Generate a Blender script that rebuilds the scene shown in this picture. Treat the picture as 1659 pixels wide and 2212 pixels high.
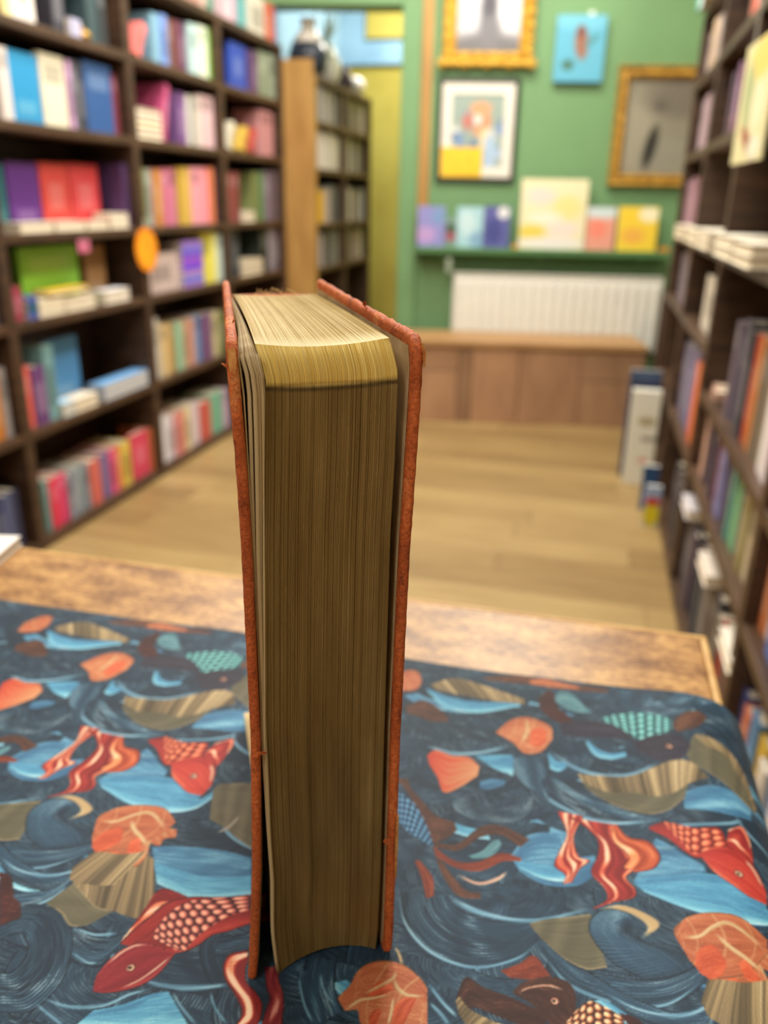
import bpy, bmesh, math, random
import numpy as np
from mathutils import Matrix, Vector, noise as mnoise

for o in list(bpy.data.objects): bpy.data.objects.remove(o, do_unlink=True)
SC = bpy.context.scene
COL = SC.collection

# ------------------------------------------------------------------ camera
CAM_R = np.array([[0.9700597, 0.1032175, -0.2198414], [0.2421845, -0.3433298, 0.9074532], [0.0181869, -0.933526, -0.3580481]])          # columns: image right, image down, view direction (world axes)
cam_d = bpy.data.cameras.new('camera'); cam = bpy.data.objects.new('camera', cam_d); COL.objects.link(cam)
cam_d.sensor_fit = 'VERTICAL'; cam_d.sensor_height = 8.61
cam_d.lens = 8.61 * 1762.0 / 2212.0
cam_d.clip_start = 0.01; cam_d.clip_end = 50
M = Matrix.Identity(4)
for r_ in range(3):
    M[r_][0] = CAM_R[r_][0]; M[r_][1] = -CAM_R[r_][1]; M[r_][2] = -CAM_R[r_][2]
M.translation = (0, 0, 1.0)
cam.matrix_world = M
cam_d.dof.use_dof = True
cam_d.dof.focus_distance = 0.232
cam_d.dof.aperture_fstop = 2.15
cam_d.dof.aperture_blades = 0
SC.camera = cam

# ------------------------------------------------------------------ world, lamps, exposure
w = bpy.data.worlds.new('World'); SC.world = w; w.use_nodes = True
w.node_tree.nodes['Background'].inputs[0].default_value = (1.0, 0.93, 0.84, 1)
w.node_tree.nodes['Background'].inputs[1].default_value = 0.25
def area(name, loc, sx, sy, power, col=(1.0, 0.935, 0.84)):
    l = bpy.data.lights.new(name, 'AREA'); l.shape = 'RECTANGLE'; l.size = sx; l.size_y = sy
    l.energy = power; l.color = col
    o = bpy.data.objects.new(name, l); o.location = loc; COL.objects.link(o); return o
area('ceiling_lamp_table', (-0.35, 0.95, 2.44), 0.5, 0.5, 14)
area('ceiling_lamp_left_row', (-1.02, 2.35, 2.44), 0.3, 1.7, 36)
area('ceiling_lamp_right_row', (-0.15, 2.35, 2.44), 0.3, 1.7, 22)
area('ceiling_lamp_wall', (-0.35, 3.55, 2.44), 1.0, 0.35, 20)
area('front_fill_lamp', (-0.5, -1.1, 2.44), 0.6, 0.6, 15)  # unseen lamp behind the camera, added as front fill
area('ceiling_lamp_next_room', (-1.1, 5.3, 2.44), 0.5, 0.5, 30)
SC.view_settings.view_transform = 'Standard'
SC.view_settings.look = 'None'
SC.view_settings.exposure = 0.35
SC.view_settings.gamma = 1.0
SC.view_settings.use_curve_mapping = False

# ------------------------------------------------------------------ helpers
def lin(c):
    out = []
    for v in c[:3]:
        v = v / 255.0
        out.append(v / 12.92 if v <= 0.04045 else ((v + 0.055) / 1.055) ** 2.4)
    return tuple(out)
def rgba(c): return (*lin(c), 1.0)

def tag(o, label=None, cat=None, group=None, kind=None):
    if label: o['label'] = label
    if cat: o['category'] = cat
    if group: o['group'] = group
    if kind: o['kind'] = kind
    return o
def empty(name, loc=(0, 0, 0), rz=0.0):
    o = bpy.data.objects.new(name, None); o.empty_display_size = 0.02
    o.location = loc; o.rotation_euler = (0, 0, rz); COL.objects.link(o); return o
def link(name, me, mat=None, parent=None):
    if mat is not None and len(me.materials) == 0: me.materials.append(mat)
    o = bpy.data.objects.new(name, me); COL.objects.link(o)
    if parent is not None: o.parent = parent
    return o
def mesh_of(name, verts, faces, smooth=False):
    me = bpy.data.meshes.new(name); me.from_pydata([tuple(v) for v in verts], [], faces); me.update()
    if smooth: me.polygons.foreach_set('use_smooth', [True] * len(me.polygons))
    return me
def bm_box(bm, lo, hi, bev=0.0):
    r = bmesh.ops.create_cube(bm, size=1.0)
    for v in r['verts']:
        v.co = Vector([lo[i] + (v.co[i] + 0.5) * (hi[i] - lo[i]) for i in range(3)])
    if bev > 0:
        ed = list({e for v in r['verts'] for e in v.link_edges})
        bmesh.ops.bevel(bm, geom=ed, offset=bev, segments=2, affect='EDGES', profile=0.5)
def box(name, lo, hi, mat, parent=None, bev=0.0):
    bm = bmesh.new(); bm_box(bm, lo, hi, bev)
    me = bpy.data.meshes.new(name); bm.to_mesh(me); bm.free()
    return link(name, me, mat, parent)
def boxes(name, items, mat, parent=None, bev=0.0):
    bm = bmesh.new()
    for lo, hi in items: bm_box(bm, lo, hi, bev)
    me = bpy.data.meshes.new(name); bm.to_mesh(me); bm.free()
    return link(name, me, mat, parent)
def lathe_mesh(name, prof, n=24):
    vs, fs = [], []
    for (r, z) in prof:
        for k in range(n):
            a = 2 * math.pi * k / n; vs.append((r * math.cos(a), r * math.sin(a), z))
    for i in range(len(prof) - 1):
        for k in range(n):
            k2 = (k + 1) % n; fs.append((i * n + k, i * n + k2, (i + 1) * n + k2, (i + 1) * n + k))
    fs.append(tuple(range(n))[::-1]); fs.append(tuple((len(prof) - 1) * n + k for k in range(n)))
    return mesh_of(name, vs, fs, True)

# ------------------------------------------------------------------ materials
def new_mat(name):
    m = bpy.data.materials.new(name); m.use_nodes = True
    nt = m.node_tree; b = nt.nodes['Principled BSDF']; return m, nt, b
def noise(nt, scale, detail=4.0, vec=None, mscale=None, rough=0.55):
    t = nt.nodes.new('ShaderNodeTexNoise'); t.inputs['Scale'].default_value = scale
    t.inputs['Detail'].default_value = detail; t.inputs['Roughness'].default_value = rough
    c = nt.nodes.new('ShaderNodeTexCoord'); src = c.outputs[vec or 'Object']
    if mscale:
        mp = nt.nodes.new('ShaderNodeMapping'); mp.inputs['Scale'].default_value = mscale
        nt.links.new(src, mp.inputs['Vector']); src = mp.outputs['Vector']
    nt.links.new(src, t.inputs['Vector']); return t
def ramp(nt, fac, stops):
    r = nt.nodes.new('ShaderNodeValToRGB')
    while len(r.color_ramp.elements) < len(stops): r.color_ramp.elements.new(0.5)
    for e, (p, c) in zip(r.color_ramp.elements, stops): e.position = p; e.color = rgba(c)
    nt.links.new(fac, r.inputs['Fac']); return r
def bump(nt, b, height, strength=0.2, dist=0.001):
    bp = nt.nodes.new('ShaderNodeBump'); bp.inputs['Strength'].default_value = strength
    bp.inputs['Distance'].default_value = dist
    nt.links.new(height, bp.inputs['Height']); nt.links.new(bp.outputs['Normal'], b.inputs['Normal']); return bp
def mottled(name, stops, scale=8.0, mscale=None, rough=0.6, detail=5.0, bstr=0.0, bdist=0.001, spec=0.5, metal=0.0, vec=None):
    m, nt, b = new_mat(name); t = noise(nt, scale, detail, vec, mscale)
    r = ramp(nt, t.outputs['Fac'], stops); nt.links.new(r.outputs['Color'], b.inputs['Base Color'])
    b.inputs['Roughness'].default_value = rough; b.inputs['Specular IOR Level'].default_value = spec
    b.inputs['Metallic'].default_value = metal
    if bstr: bump(nt, b, t.outputs['Fac'], bstr, bdist)
    return m
def plain(name, c, rough=0.6, scale=30.0, var=0.06, spec=0.4, metal=0.0):
    lo = tuple(max(0, v * (1 - var)) for v in c); hi = tuple(min(255, v * (1 + var)) for v in c)
    return mottled(name, [(0.3, lo), (0.7, hi)], scale, None, rough, 3.0, 0, 0, spec, metal)
def object_colour(name, rough=0.5, spec=0.4, var=0.12, scale=25.0):
    m, nt, b = new_mat(name); oi = nt.nodes.new('ShaderNodeObjectInfo')
    t = noise(nt, scale, 3.0)
    mr = nt.nodes.new('ShaderNodeMapRange'); mr.inputs['To Min'].default_value = 1 - var; mr.inputs['To Max'].default_value = 1 + var
    nt.links.new(t.outputs['Fac'], mr.inputs['Value'])
    mx = nt.nodes.new('ShaderNodeVectorMath'); mx.operation = 'SCALE'
    nt.links.new(oi.outputs['Color'], mx.inputs[0]); nt.links.new(mr.outputs['Result'], mx.inputs['Scale'])
    nt.links.new(mx.outputs['Vector'], b.inputs['Base Color'])
    b.inputs['Roughness'].default_value = rough; b.inputs['Specular IOR Level'].default_value = spec
    return m
def attr_colour(name, attr='paint', rough=0.6, spec=0.4):
    m, nt, b = new_mat(name); a = nt.nodes.new('ShaderNodeAttribute'); a.attribute_name = attr
    nt.links.new(a.outputs['Color'], b.inputs['Base Color'])
    b.inputs['Roughness'].default_value = rough; b.inputs['Specular IOR Level'].default_value = spec
    return m, nt, b, a
def paint_attr(me, rgb_lin, attr='paint'):
    ca = me.color_attributes.new(attr, 'FLOAT_COLOR', 'POINT')
    a = np.ones((len(me.vertices), 4), np.float32); a[:, :3] = rgb_lin
    ca.data.foreach_set('color', a.ravel())
def nlin(a):
    a = np.asarray(a, np.float32) / 255.0
    return np.where(a <= 0.04045, a / 12.92, ((a + 0.055) / 1.055) ** 2.4)

MT = {}
MT['walnut'] = mottled('dark_walnut', [(0.3, (52, 36, 26)), (0.7, (84, 60, 42))], 6, (1, 1, 8), 0.5, 6, 0.1)
MT['walnut_h'] = mottled('dark_walnut_shelf', [(0.3, (56, 39, 28)), (0.7, (90, 65, 45))], 6, (8, 1, 8), 0.45, 6, 0.1)
MT['oak'] = mottled('oak_panel', [(0.3, (160, 118, 62)), (0.7, (190, 148, 84))], 5, (8, 8, 1), 0.5, 5, 0.05)
MT['green'] = plain('green_paint', (112, 152, 106), 0.55, 3, 0.03)
MT['green_d'] = plain('green_ledge_paint', (84, 128, 82), 0.5, 3, 0.03)
MT['ceil'] = plain('ceiling_paint', (232, 226, 212), 0.9, 3, 0.02)
MT['cream_wall'] = plain('cream_wall_paint', (205, 195, 172), 0.9, 3, 0.02)
MT['ochre'] = mottled('ochre_wall', [(0.3, (168, 152, 62)), (0.7, (190, 176, 84))], 2.5, None, 0.8)
MT['blue_wall'] = mottled('blue_frieze', [(0.3, (118, 158, 192)), (0.7, (150, 188, 215))], 3, None, 0.8)
MT['pages'] = mottled('paper_edges', [(0.3, (214, 200, 172)), (0.7, (240, 230, 208))], 60, (1, 40, 1), 0.8)
MT['cover'] = object_colour('book_cover')
MT['white'] = plain('white_enamel', (238, 238, 230), 0.35, 10, 0.02)
MT['metal'] = plain('grey_metal', (150, 150, 150), 0.35, 10, 0.05, 0.5, 0.8)
MT['gold'] = mottled('gilt_frame', [(0.3, (150, 104, 28)), (0.55, (226, 178, 62)), (0.75, (250, 220, 120))], 40, None, 0.35, 5, 0.5, 0.004, 0.6, 0.35)
MT['gold_d'] = mottled('dull_gilt_frame', [(0.3, (120, 84, 30)), (0.55, (186, 142, 56)), (0.75, (214, 176, 90))], 40, None, 0.4, 5, 0.5, 0.004, 0.5, 0.3)
MT['black'] = plain('black_frame', (42, 40, 38), 0.4)
MT['mat'] = plain('picture_mat', (226, 224, 212), 0.8, 20, 0.02)
MT['paint'] = attr_colour('painted_print', 'paint', 0.45)[0]
MT['yellow_card'] = plain('yellow_card', (240, 196, 52), 0.6)
MT['bench'] = mottled('bench_planks', [(0.25, (132, 98, 72)), (0.5, (158, 120, 90)), (0.75, (172, 136, 98))], 3, (1, 1, 3), 0.55, 6)
MT['bench_top'] = mottled('bench_top', [(0.3, (164, 124, 80)), (0.7, (186, 146, 98))], 4, (1, 8, 1), 0.5, 5)
MT['orange'] = plain('orange_card', (255, 140, 20), 0.5, 6, 0.08)

# ------------------------------------------------------------------ room shell
AX = np.array([-.735, 3.759]); WD = np.array([.98440, .17593]); WN = np.array([-.17593, .98440])
def WP(s, off, z):                     # point on the slightly turned end wall: s along, off deeper, z up
    q = AX + WD * s + WN * off
    return (float(q[0]), float(q[1]), z)
WANG = math.atan2(WD[1], WD[0])
def wall_root(name, s, off, z):
    o = empty(name, WP(s, off, z), WANG); return o      # local x along the wall, local y into the wall
def structure(o): o['kind'] = 'structure'; return o

# floor: base slab plus oak boards laid across the aisle
m, nt, b = new_mat('oak_floor_board')
oi = nt.nodes.new('ShaderNodeObjectInfo'); t = noise(nt, 3.0, 6.0, 'Object', (1.2, 14, 1))
ad = nt.nodes.new('ShaderNodeMath'); ad.operation = 'MULTIPLY_ADD'; ad.inputs[1].default_value = 0.7
rs = nt.nodes.new('ShaderNodeMath'); rs.operation = 'MULTIPLY'; rs.inputs[1].default_value = 0.32
nt.links.new(oi.outputs['Random'], rs.inputs[0])
nt.links.new(t.outputs['Fac'], ad.inputs[0]); nt.links.new(rs.outputs[0], ad.inputs[2])
r = ramp(nt, ad.outputs[0], [(0.25, (128, 102, 64)), (0.5, (152, 125, 80)), (0.75, (172, 146, 98))])
nt.links.new(r.outputs['Color'], b.inputs['Base Color']); b.inputs['Roughness'].default_value = 0.42
MT['floor_board'] = m
floor = structure(box('floor', (-2.6, -2.6, -0.06), (1.0, 6.6, -0.012), MT['bench']))
board_me = None
rr = random.Random(4)
BW, BL = 0.13, 1.15
ny = int(math.ceil((6.5 + 2.5) / BW))
bm = bmesh.new(); bm_box(bm, (0.0006, 0.0006, -0.0115), (BL - 0.0006, BW - 0.0006, 0.0), 0.0006)
board_me = bpy.data.meshes.new('plank'); bm.to_mesh(board_me); bm.free()
rest_lo = []
for j in range(ny):
    y = -2.5 + j * BW; off = rr.uniform(0, BL)
    x = -2.6 - off
    while x < 0.95:
        if x + BL > -2.6:
            if 0.9 < y < 4.4 and x + BL > -1.6 and x < 0.4:
                o = link('plank', board_me, MT['floor_board'], floor); o.location = (x, y, 0)
            else:
                rest_lo.append(((max(x, -2.6) + .0006, y + .0006, -0.0115), (min(x + BL, 1.0) - .0006, y + BW - .0006, 0.0)))
        x += BL
o = boxes('far_planks', rest_lo, MT['floor_board'], floor); o['kind'] = 'stuff'

structure(box('ceiling', (-2.6, -2.6, 2.5), (1.0, 6.6, 2.56), MT['ceil']))
structure(box('wall_left', (-1.90, -2.6, 0), (-1.80, 4.06, 2.5), MT['cream_wall']))
structure(box('wall_left_next_room', (-1.90, 4.06, 0), (-1.80, 6.0, 2.5), MT['blue_wall']))
structure(box('wall_right', (0.66, -2.6, 0), (0.76, 4.5, 2.5), MT['cream_wall']))
structure(box('wall_behind', (-1.80, -2.6, 0), (0.66, -2.5, 2.5), MT['cream_wall']))
def wall_box(name, s0, s1, o0, o1, z0, z1, mat, parent=None, bev=0.0):
    bm = bmesh.new(); bm_box(bm, (s0, o0, z0), (s1, o1, z1), bev)
    R = Matrix.Translation((AX[0], AX[1], 0)) @ Matrix.Rotation(WANG, 4, 'Z')
    bmesh.ops.transform(bm, matrix=R, verts=bm.verts)
    me = bpy.data.meshes.new(name); bm.to_mesh(me); bm.free()
    return link(name, me, mat, parent)
structure(wall_box('wall_end', -0.155, 1.48, 0.44, 0.56, 0, 2.5, MT['green']))
structure(wall_box('wall_lintel', -0.98, -0.155, 0.44, 0.56, 1.815, 2.5, MT['green']))
arch = structure(wall_box('trim_1', -0.155, -0.064, 0.405, 0.44, 0, 2.5, MT['green'], None, 0.006))
structure(wall_box('trim_2', -0.064, -0.012, 0.422, 0.44, 0.80, 2.5, MT['oak'], None, 0.003))
structure(wall_box('trim_3', -0.98, -0.155, 0.405, 0.44, 1.815, 1.90, MT['green'], None, 0.006))
# next room seen through the opening
structure(box('wall_next_room', (-2.6, 6.0, 0), (0.4, 6.1, 2.5), MT['ochre']))
structure(box('wall_next_room_side', (-0.55, 4.62, 0), (-0.45, 6.0, 2.5), MT['ochre']))
structure(box('trim_4', (-2.6, 5.97, 1.84), (-0.56, 6.0, 2.5), MT['blue_wall'], None, 0.004))
structure(box('trim_5', (-1.63, 5.95, 1.99), (-1.2, 5.97, 2.35), MT['ochre'], None, 0.004))

# ------------------------------------------------------------------ bookcases
ZB = [.03, .36, .665, .895, 1.175, 1.42, 1.657]
ZS = [.335, .64, .87, 1.15, 1.395, 1.63]           # undersides of the shelf boards
def bookcase(name, label, side, xf, depth, ys, zs, ztop, plinth=True, panel=None, th=.025):
    root = empty(name, (xf, (ys[0] + ys[-1]) / 2, 0)); tag(root, label, 'bookcase')
    cy = root.location.y
    d = depth * (-1 if side < 0 else 1)
    x0, x1 = sorted((0.0, d))
    for i, y in enumerate(ys):
        mm = panel if (panel and i == 0) else MT['walnut']
        box('upright', (x0, y - .02 - cy, 0.0), (x1, y + .02 - cy, ztop), mm, root, .003)
    for i in range(len(ys) - 1):
        a, c = ys[i] + .02 - cy, ys[i + 1] - .02 - cy
        xb = d * .94
        zz = zs[i] if isinstance(zs[0], (list, tuple)) else zs
        for z in zz:
            lo, hi = sorted((0.0005 * (1 if d > 0 else -1), xb))
            box('shelf', (lo, a, z), (hi, c, z + th), MT['walnut_h'], root, .002)
        lo, hi = sorted((0.0, xb))
        box('bottom_board', (lo, a, .002), (hi, c, .03), MT['walnut_h'], root, .002)
        lo, hi = sorted((xb, d * .98))
        box('back_panel', (lo, a, 0.0), (hi, c, ztop), MT['walnut'], root)
    return root
LY = [1.20, 1.93, 2.66, 3.355, 4.03]
bookcase('bookcase', 'long dark walnut bookcase along the left side of the aisle, packed with colourful books', -1, -1.51, .25, LY, ZS, 1.655)
FY = [4.104, 4.62, 5.13]
FZ = [.64, .855, 1.112, 1.325, 1.52]
fc = bookcase('bookcase', 'far bookcase with a pale oak end panel beyond the left shelves', -1, -1.37, .28, FY, FZ, 1.545, True, MT['oak'])
box('end_panel', (-.41, 4.053 - fc.location.y, 0), (0.002, 4.083 - fc.location.y, 1.60), MT['oak'], fc, .003)
RY = [0.62, 1.32, 2.22, 2.92, 3.62]
RZ = [[.335, .535, .87, 1.15, 1.395, 1.63]] * 2 + [ZS] * 2
bookcase('bookcase', 'tall dark walnut bookcase along the right side, running to the green wall', 1, .295, .25, RY, RZ, 1.655)
bookcase('bookcase', 'low dark bookcase in the corner between the radiator and right shelves', 1, .31, .25, [3.665, 3.98], [.33, .615], .64)

# ------------------------------------------------------------------ books on shelves
def make_unit_cover():
    vs = [(0, -.5, 0), (1, -.5, 0), (1, -.5, 1), (0, -.5, 1)]
    bm = bmesh.new()
    bm_box(bm, (0, -.5, 0), (.035, .5, 1)); bm_box(bm, (.035, -.5, 0), (1, -.42, 1)); bm_box(bm, (.035, .42, 0), (1, .5, 1))
    me = bpy.data.meshes.new('cover'); bm.to_mesh(me); bm.free(); me.materials.append(MT['cover']); return me
def make_unit_pages():
    bm = bmesh.new(); bm_box(bm, (.036, -.419, .015), (.97, .419, .985))
    me = bpy.data.meshes.new('pages'); bm.to_mesh(me); bm.free(); me.materials.append(MT['pages']); return me
def make_unit_band(z0, z1):
    bm = bmesh.new(); bm_box(bm, (-.004, -.36, z0), (.002, .36, z1))
    me = bpy.data.meshes.new('spine_label'); bm.to_mesh(me); bm.free(); me.materials.append(MT['cover']); return me
def make_unit_front(x0, x1, z0, z1):
    bm = bmesh.new(); bm_box(bm, (x0, .5, z0), (x1, .53, z1)); bm_box(bm, (x0, -.53, z0), (x1, -.5, z1))
    me = bpy.data.meshes.new('cover_panel'); bm.to_mesh(me); bm.free(); me.materials.append(MT['cover']); return me
U_COVER, U_PAGES = make_unit_cover(), make_unit_pages()
U_BANDS = [make_unit_band(.55, .85), make_unit_band(.2, .72), make_unit_band(.72, .92)]
U_FRONTS = [make_unit_front(.2, .8, .12, .32), make_unit_front(.15, .85, .62, .86), make_unit_front(.25, .75, .3, .7)]
ORD = ['first', 'second', 'third', 'fourth', 'fifth', 'sixth', 'seventh', 'eighth', 'ninth', 'tenth', 'eleventh', 'twelfth', 'thirteenth', 'fourteenth', 'fifteenth', 'sixteenth', 'seventeenth', 'eighteenth', 'nineteenth', 'twentieth', 'twenty-first', 'twenty-second', 'twenty-third', 'twenty-fourth', 'twenty-fifth', 'twenty-sixth', 'twenty-seventh', 'twenty-eighth', 'twenty-ninth', 'thirtieth', 'thirty-first', 'thirty-second', 'thirty-third', 'thirty-fourth', 'thirty-fifth', 'thirty-sixth']
NAMED = [('black', (40, 42, 46)), ('charcoal', (68, 68, 78)), ('grey', (150, 152, 160)), ('pale grey', (200, 200, 200)), ('white', (236, 234, 230)), ('cream', (232, 222, 196)), ('beige', (205, 180, 150)), ('brown', (120, 90, 70)), ('maroon', (125, 60, 68)), ('red', (215, 72, 78)), ('coral', (240, 118, 105)), ('orange', (222, 130, 62)), ('ochre', (200, 160, 80)), ('yellow', (235, 205, 70)), ('olive', (125, 122, 72)), ('lime green', (128, 188, 66)), ('mint green', (135, 188, 160)), ('teal', (72, 138, 138)), ('sky blue', (120, 178, 225)), ('blue', (58, 110, 190)), ('navy blue', (58, 70, 112)), ('violet', (128, 112, 180)), ('purple', (100, 58, 122)), ('pink', (224, 110, 150)), ('pale pink', (228, 168, 175)), ('lilac', (200, 180, 210)), ('sage', (150, 162, 140)), ('slate blue', (120, 132, 152))]
def cname(c): return min(NAMED, key=lambda n: sum((a - b) ** 2 for a, b in zip(n[1], c)))[0]
BR = random.Random(11)
def add_book(mat4, scale, col, label, group, band=None, front=None, col2=None):
    root = bpy.data.objects.new('book', None); root.empty_display_size = .02; COL.objects.link(root)
    root.matrix_world = mat4 @ Matrix.Diagonal((*scale, 1))
    tag(root, label, 'book', group)
    c = link('cover', U_COVER, None, root); c.color = rgba(col)
    link('pages', U_PAGES, None, root)
    if band is not None:
        s = link('spine_label', U_BANDS[band], None, root); s.color = rgba(col2)
    if front is not None:
        s = link('cover_panel', U_FRONTS[front], None, root); s.color = rgba(col2)
    return root
def contrast(c):
    l = sum(c) / 3
    k = tuple(v * .55 for v in c) if l > 150 else tuple(min(255, v * .5 + 120) for v in c)
    return tuple(int(a * .55 + b_ * .45) for a, b_ in zip(c, k))
COUNT = {}
SHELFN = ['bottom', 'second', 'third', 'fourth', 'fifth', 'sixth', 'topmost']
def place(side, xf, bay, row, y0, y1, h, col, kind, zb, bay_name, case_name, end_name, dep=.13):
    """one book (or stack) given by its extent along the case; side -1: case on the left, +1: on the right"""
    key = (case_name, bay_name, row); out = -side                # out: direction of the aisle
    def lab(extra):
        COUNT[key] = COUNT.get(key, 0) + 1
        sh = 'top' if row == 6 else SHELFN[row] + ' shelf'
        return f"{cname(col)} {extra}, {ORD[COUNT[key]-1]} {end_name}, {sh}, {bay_name} of {case_name}"
    grp = f"books in the {case_name}"
    T = Matrix.Translation; ym = (y0 + y1) / 2; wd = y1 - y0
    rz = Matrix.Rotation(math.pi if side < 0 else 0, 4, 'Z')
    if kind == 'S':
        band = BR.choice([None, 0, 1, 2]) if wd > .018 else None
        add_book(T((xf + BR.uniform(0, .012) * side, ym, zb)) @ rz, (dep, wd * .97, h), col, lab('upright book'), grp, band, None, contrast(col))
    elif kind == 'L':
        t = min(.03, wd * .5); hh = max(.11, min(.19, h * 1.15)); a = math.asin(min(.5, max(.12, (wd - t) / hh * .8)))
        add_book(T((xf, y0 + t * .5 + .004, zb + t * .5 * math.sin(a))) @ Matrix.Rotation(-a, 4, 'X') @ rz, (dep, t, hh), col, lab('leaning book'), grp, 1, None, contrast(col))
    elif kind in ('F', 'FB', 'FM'):
        xx = xf + side * {'F': .02, 'FB': .122, 'FM': .078}[kind]
        add_book(T((xx, y0 + .002, zb)) @ Matrix.Rotation(math.pi / 2, 4, 'Z'), (wd * .97, .022, h), col, lab('face-out book'), grp, None, BR.choice([0, 1, 2]), contrast(col))
    elif kind in ('P', 'P5', 'Q', 'Q2', 'T'):
        dep = (.062 if (bay == 1 and row in (1, 2, 3)) else .105) if side < 0 else dep
        n = max(1, round(h / .021)); n = 1 if kind == 'T' else n
        for i in range(n):
            t = h / n if kind != 'T' else .014
            z = zb + (i + .5) * t if kind != 'T' else zb + h - t * .5
            c2 = col if i in (0, n - 1) or kind == 'T' else tuple(max(20, min(250, int(v + BR.uniform(-50, 30)))) for v in col)
            jy = BR.uniform(-.0012, .0012) if n > 1 else 0
            if kind in ('Q', 'Q2'):   # spine to the aisle
                R = Matrix(((side, 0, 0, 0), (0, 0, -side, 0), (0, 1, 0, 0), (0, 0, 0, 1)))
                loc = (xf, (y0 if side < 0 else y1) + jy, z)
            else:                      # fore-edge to the aisle
                R = Matrix(((-side, 0, 0, 0), (0, 0, side, 0), (0, 1, 0, 0), (0, 0, 0, 1)))
                loc = (xf + side * dep, (y1 if side < 0 else y0) + jy, z)
            add_book(T(loc) @ R, (dep, t * .98, wd * .97), c2, lab('book lying flat'), grp)

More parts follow.
